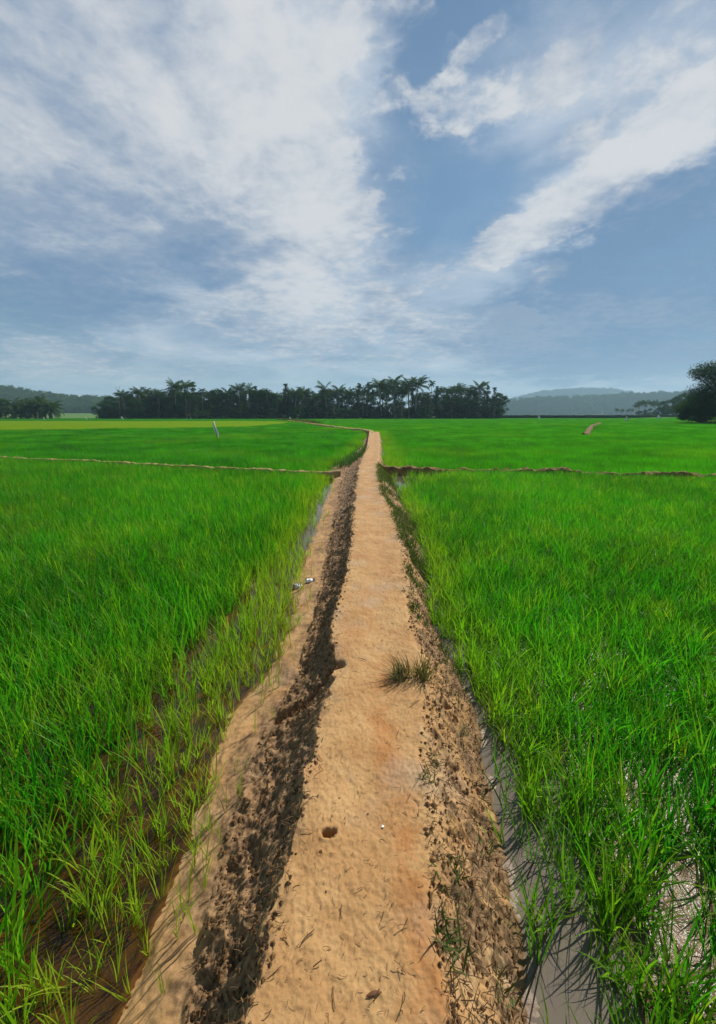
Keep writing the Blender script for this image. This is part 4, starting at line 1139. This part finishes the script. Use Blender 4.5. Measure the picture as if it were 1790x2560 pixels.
# ------------------------------------------------------------------ houses in the grove
def houses():
    mw = simple('white plaster', (.72, .73, .74), .9, .1, .06, 2); mr = simple('red roof tile', (.11, .035, .025), .85, .1, .3, 3); mg = simple('grey roof sheet', (.35, .37, .40), .6, .3, .2, 3)
    md = simple('dark window', (.03, .035, .04), .3, .5, .1); mdr = simple('brown door', (.10, .05, .03), .7, .2, .2)
    def house(lab, px, d, w, dp, h, rh, roofm, rz):
        p = at(px, 1045, d)
        t = thing('house', lab, 'house', (p.x, d, -.05), rz)
        b = MB(); b.box(-w / 2, w / 2, -dp / 2, dp / 2, 0, h)
        b.add([(-w / 2, -dp / 2, h), (-w / 2, dp / 2, h), (-w / 2, 0, h + rh * .93)], [(0, 2, 1)]); b.add([(w / 2, -dp / 2, h), (w / 2, dp / 2, h), (w / 2, 0, h + rh * .93)], [(0, 1, 2)])
        link('wall', b.mesh('wall', mw), t)
        e = .55; b = MB(); zz = h + rh; k = rh / (dp / 2); zl = h - e * k
        for s in (-1, 1):
            y0 = s * (dp / 2 + e)
            b.add([(-w / 2 - e, 0, zz), (w / 2 + e, 0, zz), (w / 2 + e, y0, zl), (-w / 2 - e, y0, zl), (-w / 2 - e, 0, zz + .14), (w / 2 + e, 0, zz + .14), (w / 2 + e, y0, zl + .14), (-w / 2 - e, y0, zl + .14)],
                  [(0, 1, 2, 3), (7, 6, 5, 4), (0, 4, 5, 1), (1, 5, 6, 2), (2, 6, 7, 3), (3, 7, 4, 0)])
        link('roof', b.mesh('roof', roofm), t)
        for x in (-w * .3, w * .3):
            b = MB(); b.box(x - .55, x + .55, -dp / 2 - .04, -dp / 2 - .003, .95, 2.05); wd = link('window', b.mesh('window', md), t)
            b = MB(); b.box(x - .66, x + .66, -dp / 2 - .10, -dp / 2 - .045, .84, .94); link('sill', b.mesh('sill', mw), wd)
        b = MB(); b.box(-.5, .5, -dp / 2 - .05, -dp / 2 - .003, .02, 2.05); link('door', b.mesh('door', mdr), t)
    house('small white house with a dull red roof under the palms', 503, 203, 8.6, 5, 1.9, 1.1, mr, .12)
    house('white house wall glimpsed between trunks before the path turn, grey roof', 775, 212, 5, 5, 2.3, 1.0, mg, -.1)
    house('tiny pale hut deep in shade among the trees beside the path turn', 834, 214, 3, 3, 1.7, .7, mg, .2)
houses()

# ------------------------------------------------------------------ far hills, woods, embankment
def hill(name, label, d, depth, prof, m):
    """prof: picture points of the bare hill crest"""
    px = np.array([q[0] for q in prof]); py = np.array([q[1] for q in prof])
    n, k = 160, 40
    a = np.linspace(px[0], px[-1], n); crest = np.interp(a, px, py)
    X = np.zeros((n, k)); Y = np.zeros((n, k)); Z = np.zeros((n, k))
    for i in range(n):
        t = at(a[i], crest[i], d)
        dirx = (a[i] - CX) / F * 1.0
        for j in range(k):
            s = j / (k - 1) * 2 - 1
            y = d + s * depth
            X[i, j] = dirx * y / CP; Y[i, j] = y; Z[i, j] = -2 + max(t.z + 2, .2) * (math.cos(s * math.pi / 2) ** 1.3)
    fade = np.minimum(ss(0, 12, np.arange(n)), ss(0, 12, n - 1 - np.arange(n)))[:, None]
    Z = -2 + (Z + 2) * fade + (fbm(X * .01, Y * .01, 3, 400) - .5) * 8 * fade
    me = mesh(name, np.stack([X, Y, Z], 2), grid_faces(n, k)[:, ::-1].copy(), m, True)
    tag(link(name, me), label, 'hill', None, 'structure')
    return X, Y, Z
def wood_points(X, Y, Z, n):
    I = R.integers(0, X.shape[0] - 1, n); J = R.integers(0, int(X.shape[1] * .62), n)
    fx, fy = R.uniform(size=n), R.uniform(size=n)
    g = lambda A: (A[I, J] * (1 - fx) + A[I + 1, J] * fx) * (1 - fy) + (A[I, J + 1] * (1 - fx) + A[I + 1, J + 1] * fx) * fy
    return np.stack([g(X), g(Y), g(Z) - .5], 1)
def woods():
    rng = np.random.default_rng(71)
    mh = simple('wooded slope', (.035, .055, .02), .95, .05, .3, .05)
    mg = tree_mat('woodland leaf', (.036, .080, .020), (.070, .125, .030), (.10, .14, .035))
    MAT['wood'] = mg
    bl = []
    for k in range(6):
        tr, cr, H = broad_variant(k + 20, rng, 11, 8 if k < 4 else 5, .18 if k < 4 else .3, 18, 26, .62, 'round' if k < 4 else 'slender', 'wood')
        v = np.array([q.co for q in cr.vertices]); f = [tuple(p.vertices) for p in cr.polygons]
        b = MB(); b.tube([(0, 0, 0), (0, 0, 5), (0, 0, 8)], [.25, .2, .1], 5)
        nb = len(b.v); bl.append(([tuple(q) for q in b.v] + [tuple(q) for q in v], b.f + [tuple(i + nb for i in q) for q in f]))
    for k in range(2):
        tr, cr, H = palm_variant(k, rng, 'coconut')
        v = [tuple(q.co) for q in cr.vertices]; f = [tuple(p.vertices) for p in cr.polygons]
        v2 = [tuple(q.co) for q in tr.vertices]; f2 = [tuple(p.vertices) for p in tr.polygons]; nb = len(v2)
        bl.append((v2 + v, f2 + [tuple(i + nb for i in q) for q in f]))
    LW = lib('woodland_tree', bl, mg)
    def wood(label, pts, s0, s1):
        n = len(pts)
        scatter('forest', label, 'forest', pts, R.uniform(0, 6.28, n), R.uniform(s0, s1, n) ** 1.0, np.zeros(n), LW)
    X, Y, Z = hill('hill', 'low wooded hill behind the oil palms', 850, 170, ((-260, 998), (-100, 996), (0, 994), (80, 993), (150, 1003), (230, 1014), (300, 1016), (420, 1022), (560, 1026)), mh)
    pts = wood_points(X, Y, Z, 3200); wood('tall hazy forest on the low hill behind the oil palms', pts, 1.0, 1.8)
    X, Y, Z = hill('hill', 'long hazy wooded ridge behind the embankment', 1700, 300, ((1000, 1016), (1150, 1012), (1255, 1013), (1300, 1008), (1350, 1006), (1400, 1007), (1480, 1002), (1550, 998), (1600, 996), (1660, 994), (1720, 996), (1800, 1000), (2100, 1005)), mh)
    pts = wood_points(X, Y, Z, 3600); wood('blue hazy forest covering the long ridge behind the embankment', pts, 1.3, 2.4)
    X, Y, Z = hill('hill', 'flat-topped blue hill, the farthest and palest', 3400, 500, ((1150, 1022), (1255, 1009), (1300, 996), (1345, 987), (1390, 983), (1450, 982), (1500, 984), (1530, 990), (1570, 1000), (1640, 1006), (1760, 1018)), mh)
    pts = wood_points(X, Y, Z, 5200); wood('pale blue forest on the flat-topped farthest hill', pts, 2.0, 3.6)
    # row of trees that closes the field right of the low hill, seen through the grove's gaps
    # embankment
    me_m = bund_mat('grassy dark bank', (.045, .055, .02), (.025, .028, .014), .6)
    bund('embankment', 'long low dark embankment closing the rice fields', [tuple(at(px, 1040, 262).xy) for px in (1225, 1400, 1560, 1700)], 2.5, 1.75, 300, .35, me_m, 1.2, 140)
    V, Fc = [], []
    ex, ey = curve([tuple(at(px, 1040, 261).xy) for px in (1228, 1400, 1560, 1698)], 420)
    for a, b in zip(ex, ey):
        v, f = blades(rng, 5, .6, .4, .9, .16, 3, (5, 40), (10, 60)); q = len(V)
        V.extend([(p[0] + a, p[1] + b + R.normal(-1, .6), p[2] + R.uniform(.4, 1.5)) for p in v]); Fc.extend([tuple(k + q for k in g) for g in f])
    tag(link('tall_grass', mesh('tall_grass', V, Fc, MAT['broad'])), 'dark grass growing along the low embankment', 'grass', None, 'stuff')
    # grassy slope under the big tree
    n, k = 60, 30
    gx = np.linspace(0, 1, n)[:, None]; gy = np.linspace(-1, 1, k)[None, :]
    xx = at(1690, 1040, 98).x + gx * 60; yy = 98 + gy * 16 + 0 * gx
    zz = -.3 + 2.2 * ss(0, .45, gx) * np.cos(gy * 1.57) ** .8 + (fbm(xx * .4, yy * .4, 3, 420) - .5) * .7 * ss(0, .2, gx)
    mgr = simple('grassy slope', (.06, .10, .02), .95, .05, .4, .8)
    tag(link('mound', mesh('mound', np.stack([xx + 0 * gy, yy, zz], 2), grid_faces(n, k)[:, ::-1].copy(), mgr, True)), 'grassy slope below the big dark tree', 'mound', None, 'structure')
    pts = []; tn = []
    for _ in range(1500):
        i, j = R.integers(0, n), R.integers(0, int(k * .6)); pts.append((xx[i, 0] + R.normal(0, .5), yy[i, j] + R.normal(0, .5), zz[i, j]))
    scatter('tall_grass', 'pale unkempt grass on the slope below the big tree', 'grass', np.array(pts), R.uniform(0, 6.28, len(pts)), R.uniform(1.0, 2.2, len(pts)), R.uniform(.1, .6, len(pts)), LIB_MID)
woods()

# ------------------------------------------------------------------ air
def air():
    m, nt = mat('humid air')
    v = nt.n('ShaderNodeVolumePrincipled')
    nt.inp(v, 'Color', (.42, .61, .80)); nt.inp(v, 'Density', HAZE); nt.inp(v, 'Anisotropy', .15)
    o = nt.n('ShaderNodeOutputMaterial'); nt.inp(o, 'Volume', v)
    m.cycles.homogeneous_volume = True
    b = MB(); b.box(-4600, 4600, -4600, 4600, -8, 260)
    h = link('haze', b.mesh('haze', m)); tag(h, 'thin blue haze over the fields', 'haze', None, 'stuff')
HAZE = .00025
air()

# ------------------------------------------------------------------ camera and render
cd = bpy.data.cameras.new('camera'); co = bpy.data.objects.new('camera', cd); COL.objects.link(co)
cd.sensor_fit = 'VERTICAL'; cd.sensor_height = 36; cd.lens = 36 * F / 2560; cd.clip_start = .02; cd.clip_end = 9000
co.location = (0, 0, CAMZ); co.rotation_euler = (math.radians(90) - P, 0, 0)
SC.camera = co
SC.view_settings.view_transform = 'Standard'; SC.view_settings.look = 'None'; SC.view_settings.exposure = 0.45; SC.view_settings.gamma = 1.0
SC.render.engine = 'CYCLES'
SC.cycles.max_bounces = 8; SC.cycles.diffuse_bounces = 3; SC.cycles.transparent_max_bounces = 16; SC.cycles.volume_bounces = 1
SC.cycles.caustics_reflective = False; SC.cycles.caustics_refractive = False
SC.cycles.use_denoising = True; SC.cycles.denoiser = 'OPENIMAGEDENOISE'; SC.cycles.denoising_prefilter = 'ACCURATE'
SC.cycles.sample_clamp_indirect = 2.5
